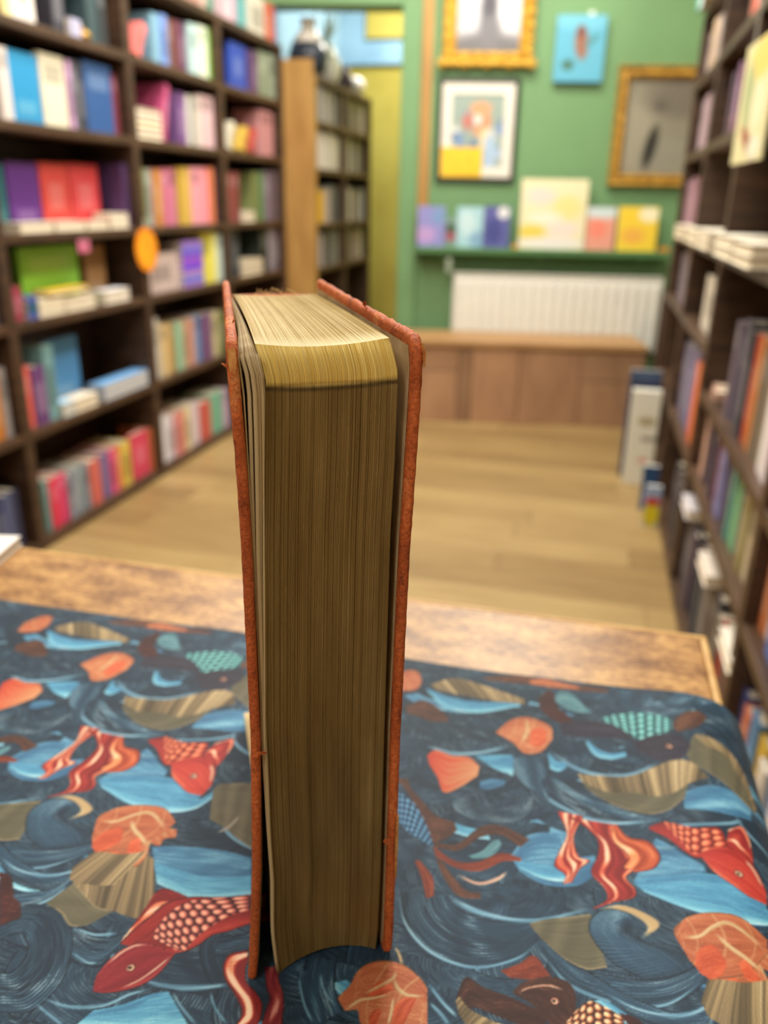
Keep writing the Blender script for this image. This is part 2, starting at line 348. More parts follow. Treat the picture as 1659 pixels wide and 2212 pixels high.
LEFT={
(0,1):[(1.945,1.994,0.159,(72,140,135),'S'),(1.994,2.017,0.162,(120,150,150),'S'),(2.017,2.061,0.158,(225,60,90),'S'),(2.061,2.109,0.158,(222,70,120),'S'),(2.109,2.134,0.146,(150,155,170),'S'),(2.134,2.157,0.15,(120,130,150),'S'),(2.157,2.18,0.155,(170,185,185),'S'),(2.18,2.206,0.155,(110,130,150),'S'),(2.206,2.23,0.151,(160,165,175),'S'),(2.23,2.287,0.151,(215,110,100),'S'),(2.287,2.309,0.155,(150,90,120),'S'),(2.309,2.352,0.151,(125,115,165),'S'),(2.352,2.396,0.158,(225,90,140),'S'),(2.396,2.427,0.155,(228,140,75),'S'),(2.427,2.489,0.159,(222,195,90),'S'),(2.501,2.62,0.166,(222,75,105),'F'),(2.624,2.644,0.164,(215,130,85),'S')],
(0,2):[(2.655,2.705,0.17,(150,155,90),'S'),(2.705,2.76,0.175,(232,232,240),'S'),(2.76,2.816,0.17,(220,215,225),'S'),(2.816,2.859,0.171,(222,150,150),'S'),(2.859,2.899,0.171,(215,120,105),'S'),(2.899,2.96,0.174,(225,210,170),'S'),(2.96,3.045,0.173,(220,205,215),'S'),(3.045,3.139,0.16,(205,95,85),'S'),(3.139,3.262,0.173,(120,185,160),'S'),(3.262,3.331,0.169,(200,175,205),'S'),(3.331,3.424,0.16,(170,70,80),'S'),(3.424,3.533,0.146,(90,120,150),'S'),(3.533,3.676,0.131,(215,205,190),'S')],
(1,1):[(1.939,2.009,0.178,(238,110,100),'S'),(2.009,2.07,0.17,(110,70,125),'S'),(2.07,2.12,0.224,(120,165,170),'S'),(2.12,2.181,0.042,(160,200,230),'P'),(2.138,2.339,0.216,(84,150,210),'FM'),(2.181,2.31,0.04,(235,225,205),'P'),(2.339,2.672,0.053,(120,175,230),'P')],
(1,2):[(2.649,2.755,0.22,(205,200,190),'S'),(2.755,2.815,0.19,(215,190,140),'S'),(2.815,2.875,0.185,(190,150,85),'S'),(2.875,2.936,0.182,(150,190,160),'S'),(2.936,2.984,0.182,(205,175,140),'S'),(2.984,3.037,0.185,(200,150,135),'S'),(3.037,3.104,0.186,(110,150,200),'S'),(3.104,3.192,0.186,(120,85,125),'S'),(3.192,3.251,0.183,(200,190,150),'S'),(3.251,3.317,0.181,(120,125,80),'S'),(3.317,3.411,0.18,(190,120,90),'S'),(3.411,3.514,0.177,(70,90,110),'S')],
(2,1):[(1.971,2.015,0.092,(160,60,80),'S'),(2.018,2.066,0.063,(75,95,165),'Q'),(2.066,2.192,0.047,(240,230,205),'P'),(2.192,2.351,0.04,(238,228,210),'P'),(2.104,2.397,0.185,(140,205,70),'FM'),(2.121,2.325,0.069,(245,205,50),'T'),(2.408,2.559,0.041,(235,235,240),'P'),(2.427,2.547,0.179,(150,112,70),'FM')],
(2,2):[(2.682,2.959,0.135,(205,185,180),'F'),(2.959,3.134,0.171,(150,115,200),'Q2'),(3.15,3.219,0.201,(225,215,60),'S'),(3.219,3.281,0.199,(235,230,130),'S'),(3.281,3.336,0.188,(200,220,215),'S')],
(2,3):[(3.383,3.446,0.194,(60,70,90),'S'),(3.446,3.521,0.202,(45,50,55),'S'),(3.525,3.765,0.067,(225,210,185),'P'),(3.772,3.866,0.193,(40,50,45),'S'),(3.866,3.952,0.201,(150,145,155),'S'),(3.952,4.029,0.199,(110,100,115),'S')],
(3,1):[(1.992,2.091,0.177,(40,110,120),'FM'),(2.099,2.243,0.184,(100,50,140),'FM'),(2.248,2.39,0.188,(215,75,70),'FM'),(2.395,2.555,0.191,(215,70,75),'FM'),(2.598,2.636,0.199,(75,50,90),'S'),(2.029,2.182,0.027,(242,232,212),'P'),(2.191,2.341,0.027,(242,232,212),'P'),(2.351,2.467,0.024,(242,232,212),'P'),(2.483,2.594,0.047,(246,240,225),'P')],
(3,2):[(2.693,2.733,0.19,(120,115,60),'S'),(2.733,2.788,0.187,(150,165,155),'S'),(2.788,2.808,0.189,(190,130,120),'S'),(2.808,2.855,0.187,(195,135,60),'S'),(2.855,2.914,0.192,(200,110,140),'S'),(2.914,2.972,0.194,(205,120,150),'S'),(2.994,3.039,0.201,(205,170,75),'S'),(3.039,3.085,0.203,(215,180,90),'S'),(3.085,3.165,0.205,(235,160,175),'S'),(3.165,3.245,0.208,(235,150,165),'S'),(3.245,3.284,0.21,(220,130,80),'S'),(3.284,3.32,0.212,(85,60,100),'S')],
(3,3):[(3.392,3.439,0.198,(140,120,115),'S'),(3.439,3.488,0.2,(150,80,75),'S'),(3.488,3.547,0.201,(130,65,65),'S'),(3.55,3.688,0.046,(225,220,210),'P'),(3.693,3.759,0.208,(120,130,80),'S'),(3.759,3.839,0.21,(90,130,90),'S'),(3.839,3.91,0.217,(140,125,145),'S'),(3.91,4.033,0.22,(110,95,105),'S')],
(4,1):[(2.04,2.084,0.172,(225,215,210),'S'),(2.084,2.22,0.173,(45,150,205),'F'),(2.224,2.341,0.185,(232,225,200),'F'),(2.341,2.364,0.181,(190,150,190),'S'),(2.364,2.397,0.185,(80,85,95),'S'),(2.397,2.43,0.186,(60,60,70),'S'),(2.435,2.589,0.194,(50,90,150),'F'),(2.589,2.622,0.178,(120,50,65),'S')],
(4,2):[(2.697,2.874,0.096,(225,220,205),'P5'),(2.874,2.965,0.168,(190,80,125),'L'),(2.965,3.029,0.176,(85,50,105),'S'),(3.029,3.088,0.176,(120,80,140),'S'),(3.088,3.126,0.173,(210,205,200),'S'),(3.126,3.157,0.174,(90,110,100),'S'),(3.157,3.204,0.177,(215,205,195),'S'),(3.204,3.329,0.187,(225,190,195),'S')],
(4,3):[(3.436,3.578,0.104,(220,212,190),'L'),(3.578,3.679,0.095,(215,180,80),'L'),(3.679,3.775,0.084,(190,80,70),'L'),(3.797,3.969,0.191,(205,145,150),'S')],
(5,1):[(2.095,2.127,0.079,(240,225,160),'S'),(2.134,2.234,0.089,(235,228,222),'F'),(2.236,2.309,0.092,(205,100,85),'FB'),(2.309,2.369,0.105,(60,60,70),'S'),(2.369,2.425,0.048,(180,180,210),'Q2'),(2.483,2.542,0.123,(60,80,85),'S'),(2.542,2.587,0.127,(50,55,60),'S')],
(5,2):[(2.737,2.878,0.098,(245,130,125),'L'),(2.878,2.93,0.155,(130,175,200),'S'),(2.93,2.976,0.159,(120,150,215),'S'),(2.976,3.021,0.156,(120,90,75),'S'),(3.021,3.073,0.159,(110,60,70),'S'),(3.073,3.131,0.163,(95,60,95),'S'),(3.139,3.215,0.17,(185,215,215),'S'),(3.215,3.295,0.177,(225,235,215),'S'),(3.295,3.353,0.183,(130,185,70),'S')],
(5,3):[(3.511,3.685,0.171,(50,80,180),'F'),(3.685,3.757,0.167,(85,60,110),'S'),(3.757,3.82,0.171,(110,80,110),'S'),(3.82,3.92,0.183,(140,155,130),'S'),(3.92,4.013,0.186,(150,165,145),'S')],
(6,2):[(3.085,3.137,0.082,(150,120,110),'S'),(3.137,3.248,0.1,(180,140,130),'S'),(3.248,3.311,0.104,(200,170,160),'S'),(3.311,3.392,0.112,(70,130,110),'S')],
(6,3):[(3.468,3.539,0.129,(230,200,210),'S'),(3.539,3.585,0.133,(205,165,190),'S'),(3.585,3.71,0.143,(110,180,185),'S'),(3.73,3.908,0.152,(230,225,210),'S'),(3.919,4.021,0.138,(215,110,85),'S'),(4.021,4.092,0.089,(75,95,165),'S'),(4.092,4.152,0.101,(180,190,215),'S')],
(0,0):[(1.673,1.745,0.309,(60,70,110),'S'),(1.745,1.793,0.185,(55,60,95),'S'),(1.793,1.818,0.179,(70,80,120),'S'),(1.818,1.846,0.177,(90,100,140),'S'),(1.846,1.883,0.18,(55,60,90),'S')],
(1,0):[(1.732,1.811,0.21,(190,130,70),'S'),(1.811,1.876,0.196,(205,130,60),'S'),(1.876,1.903,0.194,(170,165,165),'S'),(1.903,1.935,0.195,(205,200,200),'S')],
(2,0):[(1.82,1.889,0.173,(150,150,165),'S'),(1.889,1.926,0.17,(110,120,145),'S'),(1.926,1.952,0.168,(160,160,175),'S')],
(3,0):[(1.873,1.942,0.173,(190,170,160),'S'),(1.942,1.988,0.176,(215,190,185),'S')],
}

BAYL = {0: 'nearest bay', 1: 'second bay', 2: 'third bay', 3: 'fourth bay'}
for (row, bay), items in LEFT.items():
    b0, b1 = LY[bay] + .022, LY[bay + 1] - .022
    rowh = ([.305, .28, .205, .255, .22, .21, .3])[row] - .006
    for (y0, y1, h, col, kind) in items:
        if row == 6: lo_, hi_ = LY[bay] - .01, LY[bay + 1] + .02
        else: lo_, hi_ = b0, b1
        y0c, y1c = max(y0, lo_), min(y1, hi_)
        if y1c - y0c < .008 or (bay == 0 and y1c < 1.74): continue
        if kind in 'SF' and row >= 5: h = max(h, .15)
        h = min(h, rowh)
        place(-1, -1.53 if kind in ('S', 'L', 'F', 'FB', 'FM') else -1.522, bay, row, y0c, y1c, h, col, kind, ZB[row], BAYL[bay], 'left bookcase', 'from the camera end' if False else 'from near end')
# far bookcase: its many small muted spines, too far off to pick apart singly
FR = random.Random(23)
MUTED = [(190, 182, 168), (150, 146, 140), (92, 92, 96), (60, 62, 66), (205, 198, 186), (120, 112, 100), (170, 150, 140), (110, 118, 120), (84, 70, 64), (178, 176, 180)]
FB = [.03] + [z + .025 for z in FZ[:-1]]
fv, ff_, fcol = [], [], []
def far_box(lo, hi, c):
    k = len(fv)
    for x in (lo[0], hi[0]):
        for y in (lo[1], hi[1]):
            for z in (lo[2], hi[2]): fv.append((x, y, z)); fcol.append(c)
    for q in ((0, 1, 3, 2), (4, 6, 7, 5), (0, 4, 5, 1), (2, 3, 7, 6), (0, 2, 6, 4), (1, 5, 7, 3)): ff_.append(tuple(k + i for i in q))
for bay in (0, 1):
    for row in range(1, 5):
        y = FY[bay] + .03
        while y < FY[bay + 1] - .06:
            t = FR.uniform(.026, .05); c = FR.choice(MUTED)
            if row == 2 and bay == 0 and y < FY[0] + .2: c = (225, 180, 50)
            if row == 3 and bay == 0: c = FR.choice([(205, 198, 186), (190, 182, 168), (214, 206, 196)])
            h = min((FZ[row] - FB[row]) - .012, FR.uniform(.15, .185)); xf_ = -1.388 - FR.uniform(0, .012)
            far_box((xf_ - .13, y, FB[row]), (xf_, y + t * .1, FB[row] + h), c); far_box((xf_ - .13, y + t * .88, FB[row]), (xf_, y + t * .97, FB[row] + h), c)
            far_box((xf_ - .006, y + t * .1, FB[row]), (xf_, y + t * .88, FB[row] + h), c); far_box((xf_ - .126, y + t * .1, FB[row] + .002), (xf_ - .006, y + t * .88, FB[row] + h - .004), (226, 214, 190))
            y += t + .001
            if FR.random() < .06: y += .04
fme = mesh_of('far_books', fv, ff_); paint_attr(fme, nlin(np.array(fcol, float)))
tag(link('far_books', fme, MT['paint']), 'rows of small muted grey and cream books in the far bookcase', 'books', None, 'stuff')

# right bookcase, from the camera outwards
def run(row, zb, y, items, kind='S', dep=.14, xf=.312):
    for (t, c, h) in items:
        if c is not None:
            for i in range(len(RY) - 1):
                if RY[i] < y + t / 2 < RY[i + 1]:
                    y0, y1 = max(y, RY[i] + .022), min(y + t, RY[i + 1] - .022)
                    if y1 - y0 > .008:
                        place(1, xf, i, row, y0, y1, h, c, kind, zb, ['nearest bay', 'second bay', 'third bay', 'fourth bay'][i], 'right bookcase', 'from near end', dep)
        y += t
run(0, .03, .84, [(.05, (222, 140, 70), .2), (.05, (228, 205, 70), .21), (.04, (95, 140, 200), .2), (.05, (236, 236, 240), .22), (.05, (110, 150, 205), .21), (.04, (235, 228, 215), .2), (.05, (225, 190, 70), .21), (.05, (90, 140, 190), .22), (.045, (205, 120, 90), .2), (.04, (60, 70, 130), .21), (.05, (215, 185, 165), .22), (.05, (110, 90, 110), .2), (.045, (150, 60, 52), .22), (.05, (95, 80, 75), .21), (.05, (165, 60, 50), .21),
    (.05, (110, 100, 90), .2), (.05, (70, 72, 78), .22), (.05, (100, 85, 80), .21), (.05, (60, 66, 78), .2), (.05, (120, 110, 105), .22), (.05, (78, 84, 92), .21), (.05, (62, 70, 84), .2), (.05, (100, 84, 92), .21), (.05, (54, 58, 70), .22), (.05, (80, 66, 88), .2), (.06, (70, 74, 92), .21), (.06, (90, 80, 84), .2), (.05, (60, 60, 70), .21), (.06, (110, 96, 90), .2), (.06, (66, 62, 74), .21), (.06, (86, 72, 70), .22), (.06, (58, 58, 66), .2), (.06, (96, 90, 100), .21), (.06, (72, 66, 72), .2), (.06, (60, 60, 70), .21)])
run(1, .36, 1.16, [(.05, (100, 130, 200), .16), (.05, (232, 205, 190), .165), (.05, (215, 130, 80), .16), (.05, (225, 215, 200), .165), (.045, (212, 118, 72), .165), (.04, (70, 90, 150), .16), (.05, (205, 190, 160), .165), (.05, (150, 140, 85), .16), (.05, (150, 140, 130), .165), (.06, (128, 188, 142), .17), (.04, (90, 150, 140), .16), (.04, (80, 72, 92), .165), (.05, (76, 66, 90), .16), (.05, (140, 140, 195), .165), (.05, (128, 130, 190), .165), (.04, (172, 84, 62), .16), (.05, (86, 76, 96), .17), (.05, (96, 70, 96), .2), (.05, (72, 62, 80), .2), (.06, (205, 165, 145), .22), (.06, (212, 172, 150), .22), (.06, (130, 90, 65), .2), (.06, (180, 130, 100), .2), (.07, (230, 122, 62), .22), (.07, (236, 128, 66), .23), (.05, (214, 72, 70), .22), (.07, (140, 132, 168), .24), (.07, (120, 116, 150), .24), (.07, (130, 126, 156), .23), (.06, (150, 110, 110), .22), (.06, (120, 116, 140), .22), (.06, (90, 90, 120), .22)])
run(2, .56, 1.35, [(.05, (215, 80, 100), .19), (.06, (232, 222, 228), .2), (.05, (236, 232, 230), .2), (.06, (150, 136, 116), .21), (.05, (122, 112, 96), .2), (.05, (190, 120, 60), .21), (.06, (200, 84, 56), .21), (.05, (62, 64, 76), .21), (.05, (52, 54, 66), .22), (.05, (104, 98, 116), .22), (.05, (112, 102, 118), .21), (.05, (70, 60, 70), .2)])
run(2, .665, 2.26, [(.36, (228, 220, 204), .15)], 'F')
run(2, .665, 2.95, [(.08, (150, 130, 140), .18), (.08, (136, 122, 132), .18), (.08, (146, 128, 136), .19), (.08, (120, 110, 118), .18), (.06, (140, 130, 150), .17)])
for k_, (ya, yb, hh, cc) in enumerate([(1.62, 1.84, .042, (238, 232, 214)), (1.86, 2.14, .045, (240, 234, 216)), (2.26, 2.50, .044, (238, 230, 214)), (2.52, 2.86, .04, (236, 228, 205)), (2.96, 3.28, .04, (238, 228, 206))]):
    run(3, .895, ya, [(yb - ya, cc, hh)], 'P', .17, .262)
run(3, .895, 2.36, [(.07, (96, 160, 205), .2), (.06, (170, 175, 205), .2)], 'S', .09, .44)
run(3, .895, 2.98, [(.07, (160, 120, 130), .2), (.07, (170, 130, 140), .21), (.06, (140, 130, 160), .2)], 'S', .09, .44)
run(3, .895, 3.32, [(.08, (170, 128, 140), .2), (.06, (140, 128, 165), .2), (.06, (180, 140, 150), .19)])
run(4, 1.175, 2.50, [(.05, (140, 95, 125), .17), (.06, (120, 85, 118), .18), (.05, (196, 150, 60), .06), (.06, (90, 70, 90), .17)])
run(4, 1.175, 3.22, [(.07, (176, 150, 160), .18), (.07, (188, 158, 164), .18), (.07, (168, 150, 165), .17), (.06, (150, 110, 60), .17)])
run(5, 1.42, 2.30, [(.06, (90, 60, 50), .16), (.06, (190, 190, 200), .18), (.07, (232, 110, 86), .18), (.06, (238, 128, 110), .18), (.05, (70, 50, 46), .17)])
run(5, 1.42, 3.24, [(.07, (200, 184, 178), .17), (.08, (218, 190, 158), .17), (.07, (210, 190, 180), .16), (.06, (190, 170, 170), .15)])
run(6, 1.657, 3.33, [(.08, (190, 160, 130), .16), (.08, (64, 70, 86), .17), (.07, (230, 240, 236), .18), (.06, (120, 190, 185), .18)], 'S', .14, .262)
# loose flat books on top of the bottom row
def loose(y0, y1, z, c, label):
    R = Matrix(((-1, 0, 0, 0), (0, 0, 1, 0), (0, 1, 0, 0), (0, 0, 0, 1)))
    add_book(Matrix.Translation((.29 + .14, y0, z + .0125)) @ R, (.14, .025, y1 - y0), c, label, 'books in the right bookcase')
loose(1.31, 1.44, .253, (240, 232, 215), 'cream book lying flat on the upright bottom-row books beside the table corner')
loose(1.66, 1.80, .253, (226, 214, 200), 'pale book lying flat on the bottom-row books beyond the table corner')
loose(2.06, 2.20, .253, (205, 200, 205), 'pale grey book lying flat on bottom-row books in the right bookcase')

# ------------------------------------------------------------------ small things in and on the bookcases
def disc_mesh(name, ry, rz, th, n=32):
    vs = []
    for x in (-th / 2, th / 2):
        for k in range(n):
            a = 2 * math.pi * k / n; vs.append((x, ry * math.cos(a), rz * math.sin(a)))
    fs = [tuple(range(n))[::-1], tuple(n + k for k in range(n))]
    for k in range(n): fs.append((k, (k + 1) % n, n + (k + 1) % n, n + k))
    return mesh_of(name, vs, fs)
tg = empty('shelf_tag', (-1.503, 2.66, .822)); tag(tg, 'bright orange oval tag hung on the left bookcase upright', 'tag')
link('card', disc_mesh('card', .072, .072, .004), MT['orange'], tg)
link('rim', disc_mesh('rim', .060, .060, .0052), plain('orange_centre', (255, 165, 30), .5, 6, .08), tg)
box('loop', (-.001, -.002, .070), (.001, .002, .10), MT['mat'], tg)
pt = empty('shelf_tag', (-1.503, 2.29, .868)); tag(pt, 'small pink label hanging from the shelf above the green book', 'tag')
MT['pink'] = plain('pink_card', (205, 110, 140), .6)
box('card', (-.001, -.03, -.035), (.001, .03, .002), MT['pink'], pt, .0005)
box('clip', (-.002, -.008, -.004), (.002, .008, .006), MT['metal'], pt)
gk = empty('trinket', (-1.543, 2.456, 1.4205)); tag(gk, 'small dull gold trinket at the shelf edge, upper left', 'ornament')
link('body', lathe_mesh('body', [(.006, 0), (.022, .004), (.028, .014), (.020, .026), (.006, .030)]), MT['gold_d'], gk)
link('knob', lathe_mesh('knob', [(.002, .030), (.006, .033), (.006, .037), (.001, .041)], 12), MT['gold'], gk)
wb = empty('round_jar', (-1.44, 4.22, 1.5455)); tag(wb, 'dark round jar with pale shoulder on top of far bookcase', 'jar')
link('body', lathe_mesh('body', [(.05, 0), (.085, .03), (.098, .09), (.08, .14)]), plain('dark_glaze', (42, 50, 62), .3), wb)
link('shoulder', lathe_mesh('shoulder', [(.079, .140), (.055, .18), (.035, .20), (.035, .235), (.045, .245)]), plain('pale_glaze', (222, 216, 206), .35), wb)
vs_ = empty('vase', (-1.44, 4.50, 1.5455)); tag(vs_, 'white vase holding grey-green dried leaves on top of far bookcase', 'vase')
link('body', lathe_mesh('body', [(.045, 0), (.07, .03), (.078, .09), (.05, .15), (.03, .17), (.036, .185)]), plain('white_glaze', (236, 232, 228), .3), vs_)
LG = mottled('dried_leaf', [(0.3, (110, 122, 92)), (0.7, (160, 168, 136))], 30, None, .8)
lr = random.Random(3)
for k in range(13):
    a = lr.uniform(-.5, .9); tilt = lr.uniform(-.5, .5); L = lr.uniform(.12, .22)
    pts = []
    for i in range(7):
        q = i / 6; w_ = .016 * math.sin(math.pi * min(1, q * .95 + .05))
        c0 = Vector((tilt * L * q * .6, a * L * q * (.5 + .6 * q), .17 + L * q * (1 - .25 * q)))
        pts.append((c0 + Vector((0, w_, 0)), c0 - Vector((0, w_, 0)), c0 + Vector((.003, 0, .002))))
    vv, ff = [], []
    for i, (p1, p2, p3) in enumerate(pts): vv += [p1, p3, p2]
    for i in range(6):
        j = i * 3; ff += [(j, j + 3, j + 4, j + 1), (j + 1, j + 4, j + 5, j + 2)]
    link('leaf', mesh_of('leaf', vv, ff, True), LG, vs_)
wo = empty('ball_ornament', (-1.44, 5.06, 1.5455)); tag(wo, 'small white ball ornament on the far end of the far bookcase', 'ornament')
link('ball', lathe_mesh('ball', [(.012, .006), (.04, .02), (.052, .055), (.042, .09), (.012, .107)]), plain('ball_white', (238, 230, 236), .35), wo)
link('foot', lathe_mesh('foot', [(.03, 0), (.03, .006), (.014, .010)]), MT['gold_d'], wo)
dk = empty('jar', (-1.44, 4.83, 1.5455)); tag(dk, 'dark purple small jar between the dried leaves and white ball', 'jar')
link('body', lathe_mesh('body', [(.03, 0), (.045, .02), (.048, .06), (.03, .09), (.022, .12)]), plain('plum_glaze', (70, 52, 70), .4), dk)
link('lid', lathe_mesh('lid', [(.024, .120), (.026, .128), (.008, .136)]), plain('plum_lid', (54, 44, 52), .4), dk)

hg = empty('illustrated_card', (.266, 2.06, 1.395), math.atan2(-.27, .016)); tag(hg, 'pale yellow illustrated card hanging in front of the right bookcase', 'card')
def painted_grid(name, nx, nz, w_, h_, fn, parent, at, axis='x', th=.004):
    """thin panel with its own painted picture; U to the right, V up, seen from local -y ('x') or local -x ('y')"""
    U, V = np.meshgrid((np.arange(nx) + .5) / nx, (np.arange(nz) + .5) / nz)
    C_ = fn(U, V)
    vs, fs, cols = [], [], []
    uu = np.linspace(0, 1, nx); vv = np.linspace(0, 1, nz)
    for s_, back in ((0, 0), (1, th)):
        for j in range(nz):
            for i in range(nx):
                if axis == 'x': vs.append((at[0] + uu[i] * w_, at[1] + back, at[2] + vv[j] * h_))
                else: vs.append((at[0] + back, at[1] - uu[i] * w_, at[2] + vv[j] * h_))
    N = nx * nz
    for j in range(nz - 1):
        for i in range(nx - 1):
            a = j * nx + i; fs.append((a, a + 1, a + nx + 1, a + nx)); fs.append((N + a, N + a + nx, N + a + nx + 1, N + a + 1))
    rim = [i for i in range(nx)] + [j * nx + nx - 1 for j in range(1, nz)] + [(nz - 1) * nx + i for i in range(nx - 2, -1, -1)] + [j * nx for j in range(nz - 2, 0, -1)]
    for k in range(len(rim)):
        a, b_ = rim[k], rim[(k + 1) % len(rim)]; fs.append((a, N + a, N + b_, b_))
    me = mesh_of(name, vs, fs)
    cc = np.clip(C_.reshape(-1, 3), 0, 255); paint_attr(me, np.vstack([nlin(cc), nlin(cc)]))
    return link(name, me, MT['paint'], parent)
def blob(C_, U, V, cx, cy, rx, ry, col, soft=.3, rot=0.0):
    c, s = math.cos(rot), math.sin(rot); dx, dy = U - cx, V - cy
    d = np.sqrt(((dx * c + dy * s) / rx) ** 2 + ((-dx * s + dy * c) / ry) ** 2)
    a = np.clip((1 - d) / soft + .5, 0, 1)[..., None]
    return C_ * (1 - a) + np.array(col, float) * a
def flat(U, col): return np.ones(U.shape + (3,)) * np.array(col, float)
def fn_card(U, V):
    C_ = flat(U, (226, 218, 168)); C_ = blob(C_, U, V, .55, .82, .35, .16, (236, 206, 110)); C_ = blob(C_, U, V, .3, .55, .16, .3, (170, 180, 130), .4, .3)
    C_ = blob(C_, U, V, .62, .45, .2, .2, (236, 228, 190), .5); C_ = blob(C_, U, V, .5, .16, .3, .07, (160, 90, 70), .4, -.5); C_ = blob(C_, U, V, .7, .12, .2, .1, (228, 230, 205), .5); return C_
painted_grid('picture', 30, 40, .27, .225, fn_card, hg, (0, -.002, -.312), 'x')
for sx in (.05, .22): box('string', (sx, -.001, -.09), (sx + .0015, .0005, .004), MT['mat'], hg)
box('hook', (.045, -.002, .002), (.226, .034, .005), MT['metal'], hg)

# things leaning at the foot of the right bookcase
def board(name, label, cat, x0, x1, y, h, th, fn, lean=.05):
    r_ = empty(name, (x0, y, 0)); tag(r_, label, cat); r_.rotation_euler = (-lean, 0, 0)
    box('body', (0, .0035, 0), (x1 - x0, th, h), MT['mat'], r_, .002)
    painted_grid('front', 20, 40, x1 - x0, h, fn, r_, (0, 0, 0), 'x', .003); return r_
def fn_white(U, V):
    C_ = flat(U, (226, 224, 208)); C_ = blob(C_, U, V, .6, .68, .3, .05, (176, 164, 132)); C_ = blob(C_, U, V, .75, .5, .3, .03, (150, 146, 130)); C_ = blob(C_, U, V, .62, .27, .16, .03, (214, 150, 140)); C_ = blob(C_, U, V, .8, .18, .14, .05, (110, 150, 120)); return C_
board('display_box', 'tall white boxed set standing on the floor by the right bookcase', 'box', .185, .287, 3.10, .36, .05, fn_white, 0.0)
def fn_navy(U, V): return blob(flat(U, (52, 62, 92)), U, V, .5, .94, .6, .03, (70, 90, 120))
board('display_board', 'dark blue board standing just behind the tall white box', 'board', .172, .287, 3.19, .42, .015, fn_navy, 0.0)
def fn_n2(U, V): return blob(flat(U, (40, 74, 120)), U, V, .6, .3, .4, .3, (130, 150, 200))
board('picture_book', 'navy picture book standing on floor in front of the white box', 'book', .235, .288, 2.82, .16, .02, fn_n2, 0.0)
def fn_y(U, V):
    C_ = flat(U, (150, 170, 205)); C_ = blob(C_, U, V, .5, .3, .55, .28, (214, 198, 40)); return blob(C_, U, V, .5, .62, .5, .1, (190, 60, 60))
board('picture_book', 'small yellow and red picture book beside the navy one', 'book', .240, .288, 2.66, .14, .018, fn_y, 0.0)

# ------------------------------------------------------------------ end wall: bench, radiator, ledge, pictures
bench = empty('wooden_bench', WP(-.155, .03, 0), WANG); tag(bench, 'low brown plank bench running below the white radiator', 'bench')
box('seat', (0, -.012, .362), (1.185, .32, .39), MT['bench_top'], bench, .004)
box('carcass', (.01, .022, .0), (1.175, .315, .361), MT['walnut'], bench)
BP = [(0, .319, 0, .245), (0, .319, .247, .361), (.319, .386, 0, .361), (.386, .608, 0, .361), (.608, .891, 0, .361), (.891, 1.185, 0, .215), (.891, 1.185, .217, .361)]
BM = [mottled('bench_plank_tone', [(0.3, tuple(int(v * k) for v in (140, 106, 80))), (0.7, tuple(int(v * k) for v in (166, 130, 98)))], 3, (3, 3, 1), .5, 6) for k in (1.12, 1.06, .92, 1.14, 1.09, 1.03, 1.0)]
for (a, c, z0, z1), mm in zip(BP, BM): box('plank', (a + .0015, 0, z0 + .001), (c - .0015, .021, z1 - .001), mm, bench, .002)

rad = empty('radiator', WP(.135, .365, .30), WANG); tag(rad, 'white ribbed panel radiator under the green ledge', 'radiator')
RW = 1.01
box('panel', (0, .012, 0), (RW, .05, .36), MT['white'], rad, .006)
n_r = 20
bm = bmesh.new(); bm_box(bm, (0, -.014, .022), (RW / n_r * .5, .014, .335), .006); rib_me = bpy.data.meshes.new('rib'); bm.to_mesh(rib_me); bm.free()
for k in range(n_r):
    o = link('rib', rib_me, MT['white'], rad); o.location = (RW / n_r * (k + .19), -.001, 0)
box('top_grille', (-.004, .004, .36), (RW + .004, .056, .368), MT['white'], rad, .003)
box('side_cap', (-.006, .004, .0), (0, .056, .36), MT['white'], rad, .002); box('side_cap', (RW, .004, .0), (RW + .006, .056, .36), MT['white'], rad, .002)
box('bracket', (.2, .05, .1), (.24, .074, .3), MT['metal'], rad); box('bracket', (.76, .05, .1), (.80, .074, .3), MT['metal'], rad)

led = empty('wall_ledge', WP(-.06, .44, .76), WANG); tag(led, 'narrow green painted wall ledge above the radiator', 'shelf')
box('board', (0, -.115, 0), (1.21, 0, .028), MT['green_d'], led, .003)
box('apron', (.02, -.02, -.045), (1.19, -.001, -.0005), MT['green_d'], led, .002)
for sx in (.12, .6, 1.08): box('bracket', (sx, -.09, -.03), (sx + .02, -.021, -.0005), MT['green_d'], led)
ZL = .7885
def ledge_item(name, label, cat, s0, s1, h, fn, off=.355, lean=.06, th=.016, spine=None):
    r_ = empty(name, WP(s0, off, ZL), WANG); tag(r_, label, cat, 'books and cards along the green ledge'); r_.rotation_euler = (-lean, 0, WANG)
    painted_grid('front_cover', 24, 32, s1 - s0, h, fn, r_, (0, 0, 0), 'x', .002)
    box('pages', (.003, .0022, .003), (s1 - s0 - .003, th - .002, h - .003), MT['pages'], r_)
    back = box('back_cover', (0, th - .0018, 0), (s1 - s0, th, h), MT['cover'], r_); back.color = rgba(spine or (200, 190, 180)); return r_
def f_lav(U, V):
    C_ = flat(U, (140, 140, 200)); C_ = blob(C_, U, V, .3, .3, .35, .2, (180, 150, 205)); return blob(C_, U, V, .75, .75, .25, .2, (120, 150, 195))
def f_pinkdark(U, V): return blob(blob(flat(U, (120, 150, 140)), U, V, .5, .6, .5, .16, (70, 90, 70)), U, V, .5, .35, .5, .14, (160, 80, 100))
def f_lb(U, V): return blob(blob(flat(U, (164, 205, 216)), U, V, .4, .6, .3, .3, (190, 220, 226)), U, V, .8, .2, .3, .2, (130, 170, 200))
def f_db(U, V): return blob(blob(flat(U, (92, 96, 160)), U, V, .4, .4, .3, .3, (70, 76, 140)), U, V, .74, .84, .22, .14, (225, 228, 228))
